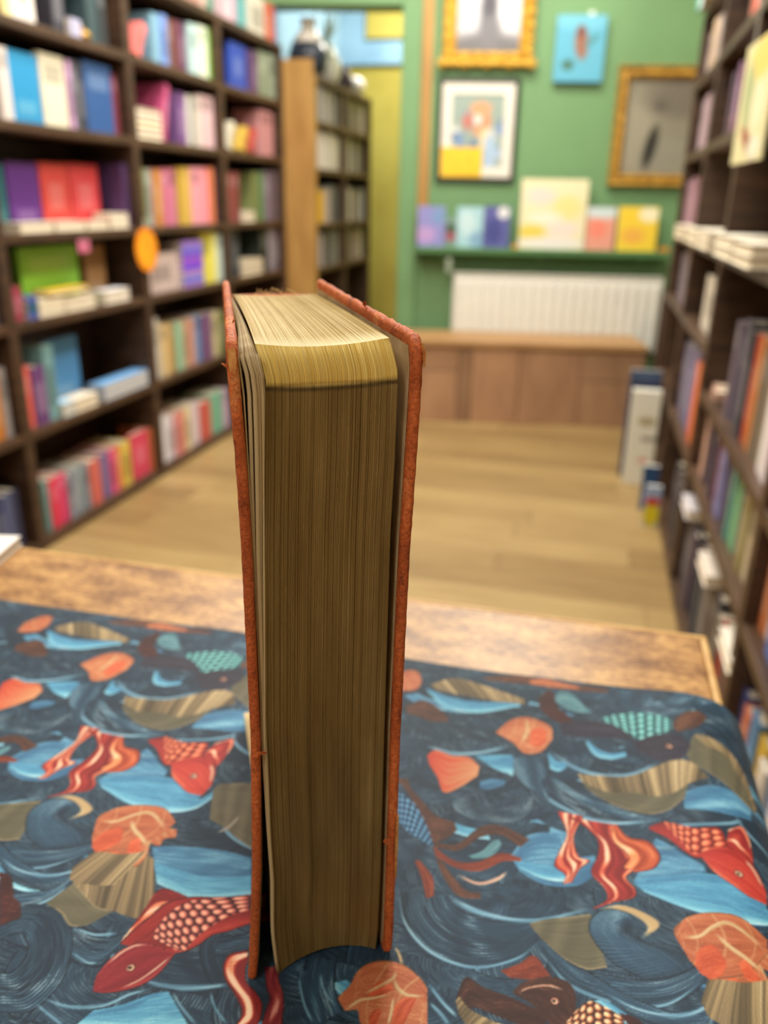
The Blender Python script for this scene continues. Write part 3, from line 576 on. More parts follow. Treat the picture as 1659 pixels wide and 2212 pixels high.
def f_tall(U, V):
    C_ = flat(U, (232, 226, 186))
    for (a, c, rx, ry, k) in [(.3, .75, .22, .12, (236, 216, 206)), (.7, .6, .2, .16, (226, 222, 150)), (.4, .45, .25, .08, (240, 234, 214)), (.2, .25, .22, .1, (224, 206, 90)), (.65, .3, .24, .1, (238, 220, 210)), (.5, .1, .5, .09, (230, 228, 222))]: C_ = blob(C_, U, V, a, c, rx, ry, k, .6)
    return C_
def f_pk(U, V): return blob(blob(flat(U, (228, 160, 140)), U, V, .5, .88, .6, .16, (205, 222, 224), .5), U, V, .4, .5, .3, .22, (236, 140, 120), .6)
def f_ye(U, V): return blob(blob(flat(U, (240, 208, 66)), U, V, .76, .82, .26, .17, (244, 238, 200), .4), U, V, .4, .35, .28, .18, (236, 180, 80), .6)
ledge_item('greeting_book', 'lavender book propped at the left end of the green ledge', 'book', -.056, .075, .185, f_lav)
ledge_item('greeting_card', 'narrow dark pink and green card between lavender and pale blue books', 'card', .079, .130, .14, f_pinkdark, .36)
ledge_item('greeting_book', 'pale blue book propped on the ledge under the black-framed picture', 'book', .133, .258, .185, f_lb)
ledge_item('greeting_book', 'indigo book with a white round sticker on the ledge', 'book', .262, .385, .19, f_db, .357)
ledge_item('tall_book', 'tall cream and yellow book standing in the middle of the ledge', 'book', .432, .745, .315, f_tall, .35, .06, .02)
ledge_item('small_book', 'pink and pale blue book to the right of the tall cream one', 'book', .752, .886, .195, f_pk)
ledge_item('small_book', 'bright yellow book with pale sticker near the right of the ledge', 'book', .900, 1.085, .20, f_ye)
def strip(label, s0, s1):
    r_ = empty('price_strip', WP(s0, .327, ZL), WANG); tag(r_, label, 'label', 'orange strips on the ledge')
    box('card', (0, 0, 0), (s1 - s0, .004, .022), MT['orange_d'], r_, .0008); box('foot', (0, .004, 0), (s1 - s0, .018, .002), MT['orange_d'], r_)
MT['orange_d'] = plain('dull_orange_card', (200, 140, 50), .6)
strip('dull orange strip left of the tall cream book on the ledge', .402, .43)
strip('dull orange strip at the right end of the ledge', 1.095, 1.145)
MT['tagc'] = plain('grey_green_card', (150, 164, 146), .7)
ht = empty('hanging_tag', WP(.085, .322, .755), WANG); tag(ht, 'pale grey tag hanging below the ledge beside the radiator', 'tag')
box('card', (.004, 0, -.085), (.030, .002, -.015), MT['tagc'], ht, .0005); box('string', (.017, .0005, -.015), (.018, .0015, .006), MT['metal'], ht)

def frame(name, label, s0, s1, z0, z1, fw, mat, fn, nx, nz, th=.03, matw=0.0, orn=False):
    r_ = empty(name, WP(s0, .44, z0), WANG); tag(r_, label, 'picture')
    W_, H_ = s1 - s0, z1 - z0
    # moulding: four mitred sides swept from one profile
    prof = [(0, 0), (0, -th * .6), (fw * .15, -th), (fw * .4, -th * .75), (fw * .7, -th * .9), (fw, -th * .45), (fw, 0)]
    vs, fs = [], []
    corners = [(0, 0, 1, 1), (W_, 0, -1, 1), (W_, H_, -1, -1), (0, H_, 1, -1)]
    for (cx, cz, dx, dz) in corners:
        for (d, y) in prof: vs.append((cx + dx * d, y, cz + dz * d))
    n = len(prof)
    for k in range(4):
        for i in range(n - 1):
            a, b_ = k * n + i, ((k + 1) % 4) * n + i; fs.append((a, b_, b_ + 1, a + 1))
    link('frame', mesh_of('frame', vs, fs), mat, r_)
    if orn:
        kb = bmesh.new(); bmesh.ops.create_uvsphere(kb, u_segments=8, v_segments=6, radius=1.0); kme = bpy.data.meshes.new('carved_knob'); kb.to_mesh(kme); kb.free()
        kme.polygons.foreach_set('use_smooth', [True] * len(kme.polygons)); kme.materials.append(mat)
        def knob(x, z, r):
            o = link('carved_knob', kme, None, r_); o.location = (x, -th * .8, z); o.scale = (r, r * .6, r)
        nn_ = int(W_ / .05)
        for k in range(nn_ + 1): knob(W_ * k / nn_, fw * .2, .017 if k % 2 else .024)
        mm_ = int(H_ / .05)
        for k in range(1, mm_): knob(fw * .2, H_ * k / mm_, .016); knob(W_ - fw * .2, H_ * k / mm_, .016)
    i0 = fw
    if matw > 0:
        m0, m1 = fw - .002, fw + matw
        boxes('mount', [((m0, -.012, m0), (W_ - m0, -.009, m1)), ((m0, -.012, H_ - m1), (W_ - m0, -.009, H_ - m0)), ((m0, -.012, m1), (m1, -.009, H_ - m1)), ((W_ - m1, -.012, m1), (W_ - m0, -.009, H_ - m1))], MT['mat'], r_)
        i0 = m1
    painted_grid('picture', nx, nz, W_ - 2 * i0 + .004, H_ - 2 * i0 + .004, fn, r_, (i0 - .002, -.008, i0 - .002), 'x', .004)
    return r_
def f_bw(U, V):
    C_ = flat(U, (196, 198, 206)); C_ = blob(C_, U, V, .25, .75, .35, .25, (222, 224, 230), .6); C_ = blob(C_, U, V, .75, .5, .3, .3, (214, 216, 222), .6)
    C_ = blob(C_, U, V, .5, .05, .7, .14, (112, 112, 116), .6); C_ = blob(C_, U, V, .5, .42, .12, .3, (84, 84, 92), .6); return blob(C_, U, V, .52, .2, .17, .16, (120, 120, 126), .6)
frame('gilt_picture', 'ornate gold framed grey landscape at the top of green wall', .030, .440, 1.575, 2.12, .062, MT['gold'], f_bw, 30, 40, .045, 0, True)
def f_city(U, V):
    C_ = flat(U, (150, 168, 160)); rg = np.random.RandomState(5)
    for k in range(26):
        c = [(120, 150, 190), (210, 150, 110), (226, 226, 220), (190, 120, 110), (110, 130, 160), (236, 214, 170), (170, 190, 210)][k % 7]
        C_ = blob(C_, U, V, rg.uniform(.1, .95), rg.uniform(.12, .75), rg.uniform(.04, .11), rg.uniform(.03, .12), c, .5)
    C_ = blob(C_, U, V, .55, .8, .2, .09, (216, 160, 120), .6); return blob(C_, U, V, .75, .2, .12, .3, (168, 194, 220), .5)
bf = frame('framed_poster', 'black framed colourful print with white mount and yellow corner', .018, .398, 1.085, 1.532, .024, MT['black'], f_city, 40, 50, .02, .044)
box('yellow_corner', (.024, -.0165, .022), (.220, -.0135, .152), MT['yellow_card'], bf, .0005)
def f_blue(U, V):
    C_ = flat(U, (96, 172, 200)); C_ = blob(C_, U, V, .5, .9, .6, .12, (112, 186, 212), .6); C_ = blob(C_, U, V, .52, .58, .13, .24, (150, 104, 84), .5, .15)
    C_ = blob(C_, U, V, .5, .75, .09, .09, (120, 74, 66), .5); C_ = blob(C_, U, V, .28, .26, .12, .08, (70, 110, 96), .5); return blob(C_, U, V, .72, .62, .16, .05, (80, 140, 150), .5, .6)
cv = empty('small_canvas', WP(.540, .44, 1.517), WANG); tag(cv, 'small light blue canvas with a brown bird shape on wall', 'picture')
box('canvas', (.002, -.028, .002), (.218, -.001, .264), MT['blue_wall'], cv, .004)
painted_grid('picture', 40, 48, .22, .266, f_blue, cv, (0, -.033, 0), 'x', .004)
box('hook', (.14, -.012, .262), (.165, -.001, .285), MT['white'], cv, .002)
def f_dark(U, V):
    C_ = flat(U, (134, 130, 114)); C_ = blob(C_, U, V, .15, .4, .35, .4, (152, 148, 130), .7); C_ = blob(C_, U, V, .8, .8, .5, .2, (112, 106, 96), .7); C_ = blob(C_, U, V, .7, .2, .4, .2, (140, 138, 124), .7)
    C_ = blob(C_, U, V, .42, .30, .08, .22, (46, 46, 42), .6, -.25); return blob(C_, U, V, .5, .72, .1, .06, (96, 92, 84), .7)
frame('gilt_picture', 'gold framed dark picture half hidden behind the right bookcase', .838, 1.255, 1.078, 1.590, .055, MT['gold_d'], f_dark, 30, 40, .04, 0, False)

# ------------------------------------------------------------------ table
m, nt, b = new_mat('worn_table_wood')
t1 = noise(nt, 26, 8, None, (1, 2.0, 1), .7); t2 = noise(nt, 150, 6, None, (1, 2.4, 1), .65)
mx = nt.nodes.new('ShaderNodeMath'); mx.operation = 'MULTIPLY_ADD'; mx.inputs[1].default_value = .45
nt.links.new(t2.outputs['Fac'], mx.inputs[0]); hf = nt.nodes.new('ShaderNodeMath'); hf.operation = 'MULTIPLY'; hf.inputs[1].default_value = .6
nt.links.new(t1.outputs['Fac'], hf.inputs[0]); nt.links.new(hf.outputs[0], mx.inputs[2])
r = ramp(nt, mx.outputs[0], [(.42, (116, 80, 52)), (.49, (154, 112, 70)), (.58, (196, 152, 96)), (.70, (224, 184, 122))])
nt.links.new(r.outputs['Color'], b.inputs['Base Color']); b.inputs['Roughness'].default_value = .34; bump(nt, b, t2.outputs['Fac'], .12, .0006)
MT['table'] = m
MT['table_edge'] = mottled('bare_table_edge', [(.3, (190, 146, 84)), (.7, (226, 188, 122))], 40, (1, 1, 1), .5, 5)
table = empty('display_table', (-.33, .02, 0)); tag(table, 'worn brown wooden display table the old book stands on', 'table')
def tb(name, lo, hi, mat, bev=0.0): return box(name, (lo[0] + .33, lo[1] - .02, lo[2]), (hi[0] + .33, hi[1] - .02, hi[2]), mat, table, bev)
tb('table_top', (-.760, -.470, .712), (.0905, .4985, .740), MT['table'], .002)
tb('edge_band', (-.765, .4985, .7115), (.095, .503, .7398), MT['table_edge'], .0015)
tb('edge_band', (.0905, -.470, .7115), (.095, .4983, .7398), MT['table_edge'], .0015)
tb('apron', (-.72, .43, .62), (.06, .45, .7118), MT['table'], .002); tb('apron', (-.72, -.43, .62), (.06, -.41, .7118), MT['table'], .002)
tb('apron', (.04, -.408, .62), (.06, .428, .7118), MT['table'], .002); tb('apron', (-.72, -.408, .62), (-.70, .428, .7118), MT['table'], .002)
for lx in (-.72, -.005):
    for ly in (-.43, .39): tb('leg', (lx, ly, 0), (lx + .055, ly + .055, .7118), MT['table'], .004)
# white booklet at the far left of the table
bk = empty('white_booklet', (-.4158, .5062, .7402)); tag(bk, 'plain white booklet lying at the far left corner of the table', 'booklet')
def slab(name, pts, z0, z1, mat, parent):
    n = len(pts); vs = [(x, y, z0) for x, y in pts] + [(x, y, z1) for x, y in pts]
    fs = [tuple(range(n))[::-1], tuple(range(n, 2 * n))] + [(k, (k + 1) % n, n + (k + 1) % n, n + k) for k in range(n)]
    return link(name, mesh_of(name, vs, fs), mat, parent)
ang = math.radians(-78)
def rot(x, y): return (x * math.cos(ang) - y * math.sin(ang), x * math.sin(ang) + y * math.cos(ang))
MT['paper_white'] = plain('white_paper', (246, 246, 246), .7, 10, .01)
pts = [rot(0, 0), rot(.21, 0), rot(.21, -.15), rot(0, -.15)]
slab('back_cover', pts, 0, .0006, MT['paper_white'], bk)
slab('pages', [(x * .985 - .001, y * .985 - .001) for x, y in pts], .0006, .0068, MT['pages'], bk)
slab('front_cover', pts, .0068, .0075, MT['paper_white'], bk)

# ------------------------------------------------------------------ printed tablecloth
PRINT=[
('dark',[[-49.0,242.5],[-44.3,229.9],[-34.1,219.7],[-22.2,215.7],[-12.4,217.4],[-0.5,224.5],[6.3,234.6]],[[-30.7,245.0],[-27.3,241.2],[-21.4,238.2],[-15.0,237.7],[-7.1,238.7],[-0.2,240.5],[4.8,244.1]]),
('line',[[-30.9,246.2],[-15.5,241.8],[2.2,242.7],[24.7,254.6]],[[-29.1,241.3],[-15.1,238.5],[2.4,240.3],[24.9,251.8]]),
('dark',[[6.7,229.0],[16.3,218.2],[28.3,214.0],[39.8,213.5],[51.5,217.4],[59.7,224.1],[63.3,229.8]],[[7.2,233.8],[16.0,226.9],[24.2,224.2],[32.3,224.4],[41.8,225.0],[52.3,228.7],[63.3,236.5]]),
('line',[[6.7,229.0],[16.3,219.0],[28.3,215.3],[39.9,214.8],[51.6,218.8],[63.3,229.8]],[[6.3,227.9],[16.4,216.8],[28.3,213.3],[39.8,213.0],[51.4,217.0],[63.7,229.4]]),
('line',[[-49.0,242.5],[-44.3,229.9],[-34.2,220.2],[-22.3,216.5],[-12.4,217.8],[-0.6,225.0],[6.3,234.6]],[[-49.8,241.7],[-44.2,227.6],[-34.2,218.1],[-22.0,214.6],[-12.2,216.2],[-0.4,223.3],[6.8,234.2]]),
('bright',[[40.7,271.5],[51.3,276.3],[65.2,279.4],[78.6,279.9],[92.2,278.0]],[[43.7,268.0],[54.8,262.1],[67.5,259.7],[80.2,260.7],[89.9,264.4]]),
('mid',[[-8.8,272.5],[-2.2,286.8],[9.6,290.0],[14.0,278.7],[25.4,281.7]],[[-4.2,265.2],[4.5,261.2],[12.8,261.6],[20.1,264.8],[25.5,271.3]]),
('bright',[[-8.6,271.2],[-0.9,270.6],[6.7,271.4],[10.5,271.1]],[[-3.4,266.7],[4.4,263.7],[10.9,263.5],[17.3,265.3]]),
('mid',[[50.7,296.9],[55.3,293.9],[61.5,288.8],[68.3,284.1]],[[41.1,271.7],[49.5,275.2],[58.7,277.6],[68.9,280.4]]),
('dark',[[-5.1,324.0],[8.7,309.5],[23.2,304.1],[38.3,303.7],[53.3,307.7]],[[7.8,327.5],[17.8,320.1],[28.3,316.4],[41.5,312.1],[53.6,312.3]]),
('line',[[-4.9,321.4],[10.7,310.0],[29.3,304.2],[53.4,309.6]],[[-4.6,317.3],[10.9,306.6],[29.3,301.2],[53.8,307.1]]),
('line',[[35.2,300.6],[41.9,294.5],[50.5,292.6],[60.0,293.8]],[[36.2,297.9],[41.8,291.7],[50.3,289.5],[59.8,291.7]]),
('line',[[53.2,305.5],[68.1,309.5],[81.3,314.6],[90.1,321.5]],[[53.0,302.5],[67.9,307.0],[81.0,312.0],[90.0,317.7]]),
('curl',[[-15.1,335.4],[-13.1,326.9],[-6.8,318.2],[1.1,313.7],[5.5,310.0]],[[-8.7,340.9],[-2.0,342.7],[2.8,338.5],[4.4,329.9],[0.4,323.6]]),
('curl',[[-39.1,299.5],[-34.8,292.8],[-24.8,289.4],[-12.7,291.2],[-3.2,299.8],[-2.0,311.2]],[[-23.2,308.7],[-20.3,303.0],[-15.8,301.0],[-11.9,303.7],[-11.3,308.7],[-14.8,311.0]]),
('line',[[2.1,349.6],[15.0,340.0],[29.4,336.7],[43.6,341.5],[56.2,353.1]],[[2.3,346.8],[15.1,336.4],[29.4,333.2],[43.5,338.0],[56.5,350.5]]),
('bright',[[21.4,360.8],[27.2,354.6],[32.8,353.2],[39.6,356.1]],[[20.3,359.5],[24.9,350.1],[31.7,348.2],[39.5,352.3]]),
('bright',[[-67.3,386.8],[-53.1,381.2],[-37.5,380.9],[-15.2,387.1]],[[-65.1,382.6],[-53.8,370.6],[-36.0,370.0],[-14.8,382.6]]),
('bright',[[-32.2,334.4],[-25.5,336.3],[-20.0,338.2],[-14.3,339.3]],[[-23.3,327.7],[-18.5,325.4],[-15.1,324.6],[-12.8,323.4]]),
('bright',[[2.4,345.8],[6.0,341.2],[9.4,340.3],[11.7,339.1]],[[4.2,333.4],[7.6,332.5],[9.7,334.0],[11.8,338.2]]),
('mid',[[-27.4,316.0],[-22.3,319.1],[-17.9,319.4],[-15.7,319.2]],[[-26.7,311.1],[-23.5,311.1],[-19.4,313.9],[-16.5,316.4]]),
('line',[[-58.0,336.9],[-45.1,334.7],[-30.5,338.7],[-16.4,348.4]],[[-57.4,334.2],[-44.5,331.0],[-30.0,335.4],[-16.0,344.6]]),
('dark',[[36.0,415.7],[37.0,397.0],[48.9,389.2],[65.9,393.9],[80.4,409.1],[83.8,429.0]],[[55.1,416.1],[56.0,409.3],[58.3,407.6],[61.5,408.4],[64.9,412.9],[65.2,417.8]]),
('dark',[[82.7,419.1],[95.4,422.6],[100.3,405.7],[101.8,385.0]],[[75.4,394.4],[84.1,388.3],[92.2,380.3],[99.6,370.7]]),
('mid',[[65.0,329.5],[76.1,337.5],[86.5,338.6],[95.8,333.0]],[[64.0,318.1],[74.1,319.3],[84.1,320.5],[94.3,323.2]]),
('bright',[[-199.8,270.1],[-185.6,273.4],[-169.0,275.4],[-158.8,270.9],[-148.9,270.0],[-144.6,277.1]],[[-195.3,265.8],[-180.2,259.7],[-167.0,257.5],[-156.0,259.0],[-147.6,263.9],[-143.0,272.8]]),
('mid',[[-154.5,237.9],[-146.6,241.0],[-135.7,242.9],[-124.5,244.0],[-112.6,243.2]],[[-147.5,228.0],[-139.1,226.5],[-128.3,227.6],[-118.3,230.3],[-108.6,233.8]]),
('bright',[[-150.0,231.2],[-140.8,229.8],[-129.0,229.2],[-118.7,231.1],[-109.0,234.6]],[[-142.9,220.9],[-136.8,219.4],[-128.6,217.8],[-120.4,219.0],[-112.2,221.6],[-105.1,225.3]]),
('dark',[[-217.8,224.8],[-202.1,217.1],[-185.5,214.0],[-174.6,218.8],[-174.5,226.5]],[[-209.0,213.3],[-197.8,207.1],[-184.0,206.3],[-175.8,211.2],[-172.4,225.1]]),
('line',[[-212.7,218.2],[-201.4,214.0],[-189.3,213.8],[-179.3,218.7],[-175.1,226.8]],[[-211.4,216.5],[-200.0,212.2],[-188.0,212.0],[-178.1,216.9],[-173.7,225.3]]),
('dark',[[-195.7,202.3],[-189.9,203.8],[-181.3,207.9],[-176.3,216.5]],[[-187.1,196.8],[-180.9,199.8],[-175.7,204.2],[-175.0,212.3]]),
('line',[[-187.9,197.9],[-181.9,201.2],[-178.4,206.0],[-177.0,211.7]],[[-186.7,196.5],[-180.6,199.8],[-176.9,204.9],[-175.9,210.7]]),
('dark',[[-166.4,158.3],[-156.9,161.4],[-153.8,170.2],[-155.2,180.3],[-161.6,191.5],[-171.1,198.6],[-181.1,200.1],[-188.3,196.5],[-190.9,190.0]],[[-176.4,171.1],[-172.9,172.1],[-171.8,175.2],[-172.1,179.5],[-174.3,183.4],[-177.8,186.3],[-180.4,186.8],[-182.9,185.4],[-185.4,182.8]]),
('dark',[[-162.9,195.1],[-154.7,192.5],[-147.0,193.8],[-141.2,198.5]],[[-155.5,182.4],[-148.9,181.3],[-144.2,182.5],[-142.6,188.9]]),
('line',[[-156.9,185.0],[-150.1,183.1],[-146.2,183.5]],[[-156.3,184.1],[-149.3,181.9],[-145.6,182.5]]),
('line',[[-161.8,194.6],[-153.5,194.0],[-146.0,196.8]],[[-161.1,193.5],[-152.7,192.7],[-144.5,195.6]]),
('line',[[-156.9,167.0],[-146.0,166.6],[-135.2,170.1],[-128.8,175.8],[-122.3,179.5]],[[-156.4,165.8],[-145.0,165.1],[-134.2,168.6],[-127.9,174.4],[-121.7,178.4]]),
('line',[[-126.7,181.5],[-116.1,182.6],[-104.6,185.6],[-97.3,188.3]],[[-125.3,179.5],[-115.0,180.5],[-103.6,183.5],[-96.5,186.4]]),
('bright',[[-136.9,166.7],[-129.0,170.8],[-122.0,176.6],[-116.4,179.4]],[[-139.5,160.7],[-124.5,163.1],[-113.6,166.0],[-102.7,168.8]]),
('line',[[-157.2,164.6],[-149.5,162.1],[-142.8,159.9]],[[-156.7,163.4],[-149.1,160.6],[-144.0,158.9]]),
('line',[[-114.7,179.9],[-108.6,175.5],[-100.7,171.0]],[[-114.9,179.1],[-108.8,174.2],[-102.2,170.2]]),
('line',[[-102.1,183.2],[-97.9,178.3],[-90.8,173.6]],[[-102.8,182.7],[-98.5,177.5],[-92.3,172.8]]),
('dark',[[-110.3,203.6],[-105.7,205.6],[-101.1,207.6],[-98.3,209.1]],[[-106.6,196.9],[-101.8,198.2],[-98.2,200.7],[-95.7,202.8]]),
('dark',[[-75.6,196.9],[-73.8,193.2],[-69.7,186.8],[-64.0,180.7]],[[-64.3,207.5],[-63.3,201.2],[-61.1,194.1],[-56.5,187.9]]),
('line',[[-75.4,196.4],[-73.3,191.8],[-69.3,185.5],[-64.8,180.5]],[[-74.6,196.9],[-72.3,192.1],[-68.2,185.8],[-63.2,180.9]]),
('line',[[-68.5,199.8],[-66.5,195.2],[-62.9,191.1],[-59.0,188.7]],[[-67.9,200.0],[-65.7,195.4],[-62.1,191.6],[-58.7,189.3]]),
('line',[[-30.1,205.9],[-23.7,200.2],[-18.3,196.4]],[[-30.6,204.3],[-24.6,198.6],[-18.8,194.5]]),
('line',[[-28.4,199.0],[-23.7,195.8],[-20.0,192.3]],[[-29.3,197.8],[-25.1,194.5],[-21.4,191.2]]),
('cream',[[26.5,254.5],[36.2,257.7],[45.7,255.0],[49.7,250.5],[42.6,242.2]],[[29.1,251.7],[36.2,254.2],[41.3,252.2],[44.5,248.1],[41.9,243.1]]),
('grey',[[1.6,239.9],[8.3,243.9],[17.0,247.4],[23.9,250.3]],[[6.3,234.6],[14.3,228.4],[22.6,225.2],[29.9,227.6]]),
('curl',[[42.7,225.7],[32.3,229.8],[25.1,238.6],[23.5,245.8],[27.0,252.1],[33.6,255.0],[39.6,252.3],[42.1,246.9]],[[59.3,236.4],[54.9,241.3],[49.2,241.9],[44.2,241.0],[41.9,242.5],[41.5,243.8],[41.5,245.1],[41.8,246.8]]),
('grey',[[19.7,329.7],[31.5,325.3],[42.0,327.3],[52.4,326.9],[61.0,330.9],[67.2,336.7]],[[20.9,324.1],[29.3,317.3],[38.5,313.5],[47.6,311.8],[56.8,315.8],[64.6,325.3]]),
('ribs',[[17.4,333.5],[28.3,334.7],[40.2,337.1],[50.2,344.2],[61.6,353.1],[70.3,353.3],[76.9,344.5]],[[19.5,327.9],[31.5,323.3],[42.0,325.7],[52.3,324.7],[60.9,329.2],[67.7,336.9],[76.7,343.2]]),
('grey',[[68.6,358.4],[74.2,376.3],[83.8,376.0],[93.7,367.1],[98.9,352.2],[100.3,335.8]],[[70.3,353.3],[77.3,348.1],[85.0,342.4],[92.1,335.2],[97.6,331.9],[100.0,334.2]]),
('ribs',[[74.2,376.3],[83.8,376.4],[93.8,367.9],[99.0,353.0],[100.8,336.0]],[[79.6,369.0],[87.1,367.2],[92.3,357.5],[95.9,346.2],[98.4,333.7]]),
('ribs',[[-65.7,392.2],[-53.0,404.6],[-36.2,400.4],[-13.0,391.2]],[[-62.0,387.1],[-40.7,385.1],[-27.7,384.8],[-12.6,386.0]]),
('brown',[[-74.7,366.0],[-67.3,373.7],[-58.9,370.4],[-50.3,361.7]],[[-72.1,360.0],[-64.1,357.9],[-57.5,356.5],[-50.4,358.4]]),
('petal',[[-87.2,391.2],[-81.9,404.3],[-75.1,404.9],[-71.5,395.6]],[[-84.5,379.6],[-77.9,380.2],[-72.1,384.2],[-71.0,393.2]]),
('brown',[[-38.8,409.9],[-18.0,418.3],[2.2,416.2],[32.2,414.6]],[[-33.1,407.6],[-14.5,409.0],[6.5,408.7],[30.9,410.6]]),
('petal',[[-12.2,413.5],[-4.6,418.2],[3.5,416.6],[15.4,413.6]],[[-10.6,410.1],[-4.0,409.5],[3.8,409.7],[15.5,411.2]]),
('teal2',[[3.1,399.2],[6.6,406.2],[13.1,403.2],[19.7,392.2]],[[4.0,393.6],[9.9,388.3],[16.1,385.6],[22.8,387.5]]),
('maroon',[[-3.4,399.8],[-1.1,405.3],[2.3,401.4],[4.9,388.1],[12.6,379.1]],[[-5.6,394.4],[-3.6,383.5],[1.8,376.1],[6.8,373.2],[12.7,375.9]]),
('purple',[[6.9,371.1],[16.3,378.0],[28.3,379.2],[39.0,375.8]],[[8.4,363.2],[16.7,363.5],[28.3,365.7],[44.5,367.2]]),
('grey',[[-139.7,262.1],[-145.2,279.4],[-138.2,283.8],[-128.1,286.6]],[[-139.0,260.1],[-131.1,256.7],[-121.7,251.9],[-112.0,247.3]]),
('pale',[[-132.6,253.1],[-129.3,258.3],[-127.6,265.4]],[[-131.5,252.4],[-128.0,257.0],[-126.1,264.7]]),
('maroon',[[-206.6,210.2],[-200.8,209.0],[-195.9,204.0],[-194.0,201.0],[-189.0,198.9]],[[-189.4,188.0],[-187.7,189.7],[-186.6,191.2],[-184.6,192.5],[-185.5,194.7]]),
('ribs',[[-177.6,216.2],[-173.1,221.3],[-168.1,225.8],[-159.9,228.0],[-155.3,233.6],[-150.5,232.0]],[[-174.7,212.4],[-165.2,206.5],[-159.0,203.9],[-152.9,204.7],[-143.7,203.9],[-136.1,205.9]]),
('grey',[[-174.6,212.8],[-163.7,206.5],[-158.6,204.4],[-152.5,204.6]],[[-179.2,201.1],[-171.3,198.9],[-164.4,194.7],[-158.5,196.2]]),
('redleaf',[[-55.1,328.1],[-51.9,333.2],[-43.4,331.4],[-35.3,332.1],[-29.4,326.9]],[[-52.6,321.4],[-47.2,313.1],[-42.5,303.8],[-36.3,308.8],[-29.5,318.9]]),
('petal',[[-182.5,238.5],[-186.2,248.4],[-182.1,254.2],[-173.8,257.6],[-163.9,258.0],[-157.2,257.3]],[[-173.6,225.8],[-166.0,224.9],[-156.0,226.7],[-154.6,233.8],[-156.6,240.3],[-155.3,251.3]]),
('petal',[[-163.5,251.2],[-160.6,252.0],[-154.8,250.3],[-149.7,250.1]],[[-157.3,240.2],[-152.2,239.5],[-152.0,243.7],[-147.9,245.8]]),
('petalred',[[-176.0,236.1],[-174.9,239.6],[-172.6,241.2],[-169.6,238.9]],[[-170.0,227.7],[-167.0,226.6],[-165.9,228.8],[-168.5,237.1]]),
('petalred',[[-163.3,236.5],[-161.7,237.9],[-159.3,236.6],[-159.0,234.6]],[[-160.3,229.3],[-156.8,227.9],[-157.1,231.2],[-158.2,233.9]]),
('petalred',[[-167.3,249.1],[-164.4,249.9],[-162.1,247.3],[-161.8,245.2]],[[-166.9,247.0],[-164.8,243.3],[-162.9,242.8],[-161.9,244.7]]),
('cream',[[-182.3,240.2],[-176.6,243.8],[-173.0,250.3],[-173.0,256.2]],[[-181.3,239.4],[-175.6,242.7],[-171.5,249.2],[-172.0,256.2]]),
('cream',[[-171.1,251.4],[-171.3,246.7],[-163.1,241.7],[-157.9,240.5],[-156.7,234.8]],[[-170.1,251.1],[-170.1,246.7],[-162.9,242.6],[-157.0,240.7],[-155.7,234.5]]),
('cream',[[-166.6,232.6],[-167.6,238.4],[-165.2,241.1]],[[-165.4,231.9],[-166.1,237.8],[-164.3,240.3]]),
('cream',[[-164.2,251.0],[-158.9,251.9],[-154.8,248.2],[-152.5,244.6]],[[-164.4,252.1],[-158.7,253.1],[-153.9,248.4],[-151.7,244.8]]),
('petal',[[-24.9,355.7],[-18.4,368.4],[-9.1,373.6],[2.2,368.2],[3.8,357.9]],[[-21.7,353.9],[-14.7,348.9],[-8.9,342.4],[-1.1,345.8],[3.5,356.8]]),
('petalred',[[-7.0,363.1],[-2.4,365.4],[0.7,363.2]],[[-7.3,350.9],[-2.5,349.3],[0.6,355.1]]),
('cream',[[-11.4,372.5],[-10.0,362.3],[-12.0,351.6]],[[-10.0,372.9],[-8.2,362.8],[-10.1,350.1]]),
('petal',[[-59.5,192.0],[-56.7,197.8],[-55.6,203.8],[-52.1,208.2],[-46.5,210.5],[-40.3,210.3],[-34.0,206.9],[-30.7,203.7]],[[-55.7,188.2],[-51.5,189.3],[-49.6,185.5],[-46.3,183.1],[-41.5,183.0],[-36.2,184.4],[-31.4,185.7],[-27.3,186.8]]),
('petalred',[[-49.5,196.7],[-48.2,200.6],[-45.4,202.3],[-42.4,201.1]],[[-49.5,195.2],[-47.0,196.1],[-44.7,197.4],[-42.0,199.6]]),
('petalred',[[-39.4,188.7],[-39.8,194.3],[-37.5,197.8],[-34.2,199.2]],[[-38.3,185.7],[-36.1,187.7],[-34.6,192.8],[-33.5,197.9]]),
('petalred',[[-47.2,188.0],[-46.1,190.7],[-44.1,191.7]],[[-46.2,184.5],[-44.4,185.9],[-43.8,190.3]]),
('cream',[[-51.2,196.2],[-47.2,200.3],[-43.6,204.4],[-43.0,207.7]],[[-50.7,195.3],[-46.5,199.2],[-42.5,203.6],[-41.8,207.5]]),
('cream',[[-43.1,204.0],[-40.7,200.0],[-36.8,198.5],[-30.8,199.6]],[[-42.3,204.7],[-39.7,201.3],[-36.2,199.9],[-30.6,200.9]]),
('cream',[[-56.1,188.0],[-52.6,193.3],[-47.8,195.6],[-42.2,198.6]],[[-55.5,187.7],[-51.5,192.6],[-47.1,194.7],[-41.6,197.8]]),
('cream',[[-41.1,186.7],[-41.1,192.0],[-41.5,197.3]],[[-39.9,187.0],[-40.0,192.3],[-40.6,197.5]]),
('cream',[[-45.7,216.9],[-43.6,214.1],[-41.7,210.2]],[[-45.0,217.1],[-42.4,214.4],[-40.1,210.3]]),
('petal',[[55.4,247.7],[58.5,255.1],[67.5,259.7],[79.3,260.7],[88.1,254.3]],[[56.5,241.7],[59.9,234.6],[65.7,230.4],[77.2,235.3],[87.0,247.8]]),
('petalred',[[60.3,234.7],[62.2,241.2],[67.4,244.6],[70.8,239.5]],[[61.9,231.3],[64.9,230.2],[68.3,232.0],[70.8,236.5]]),
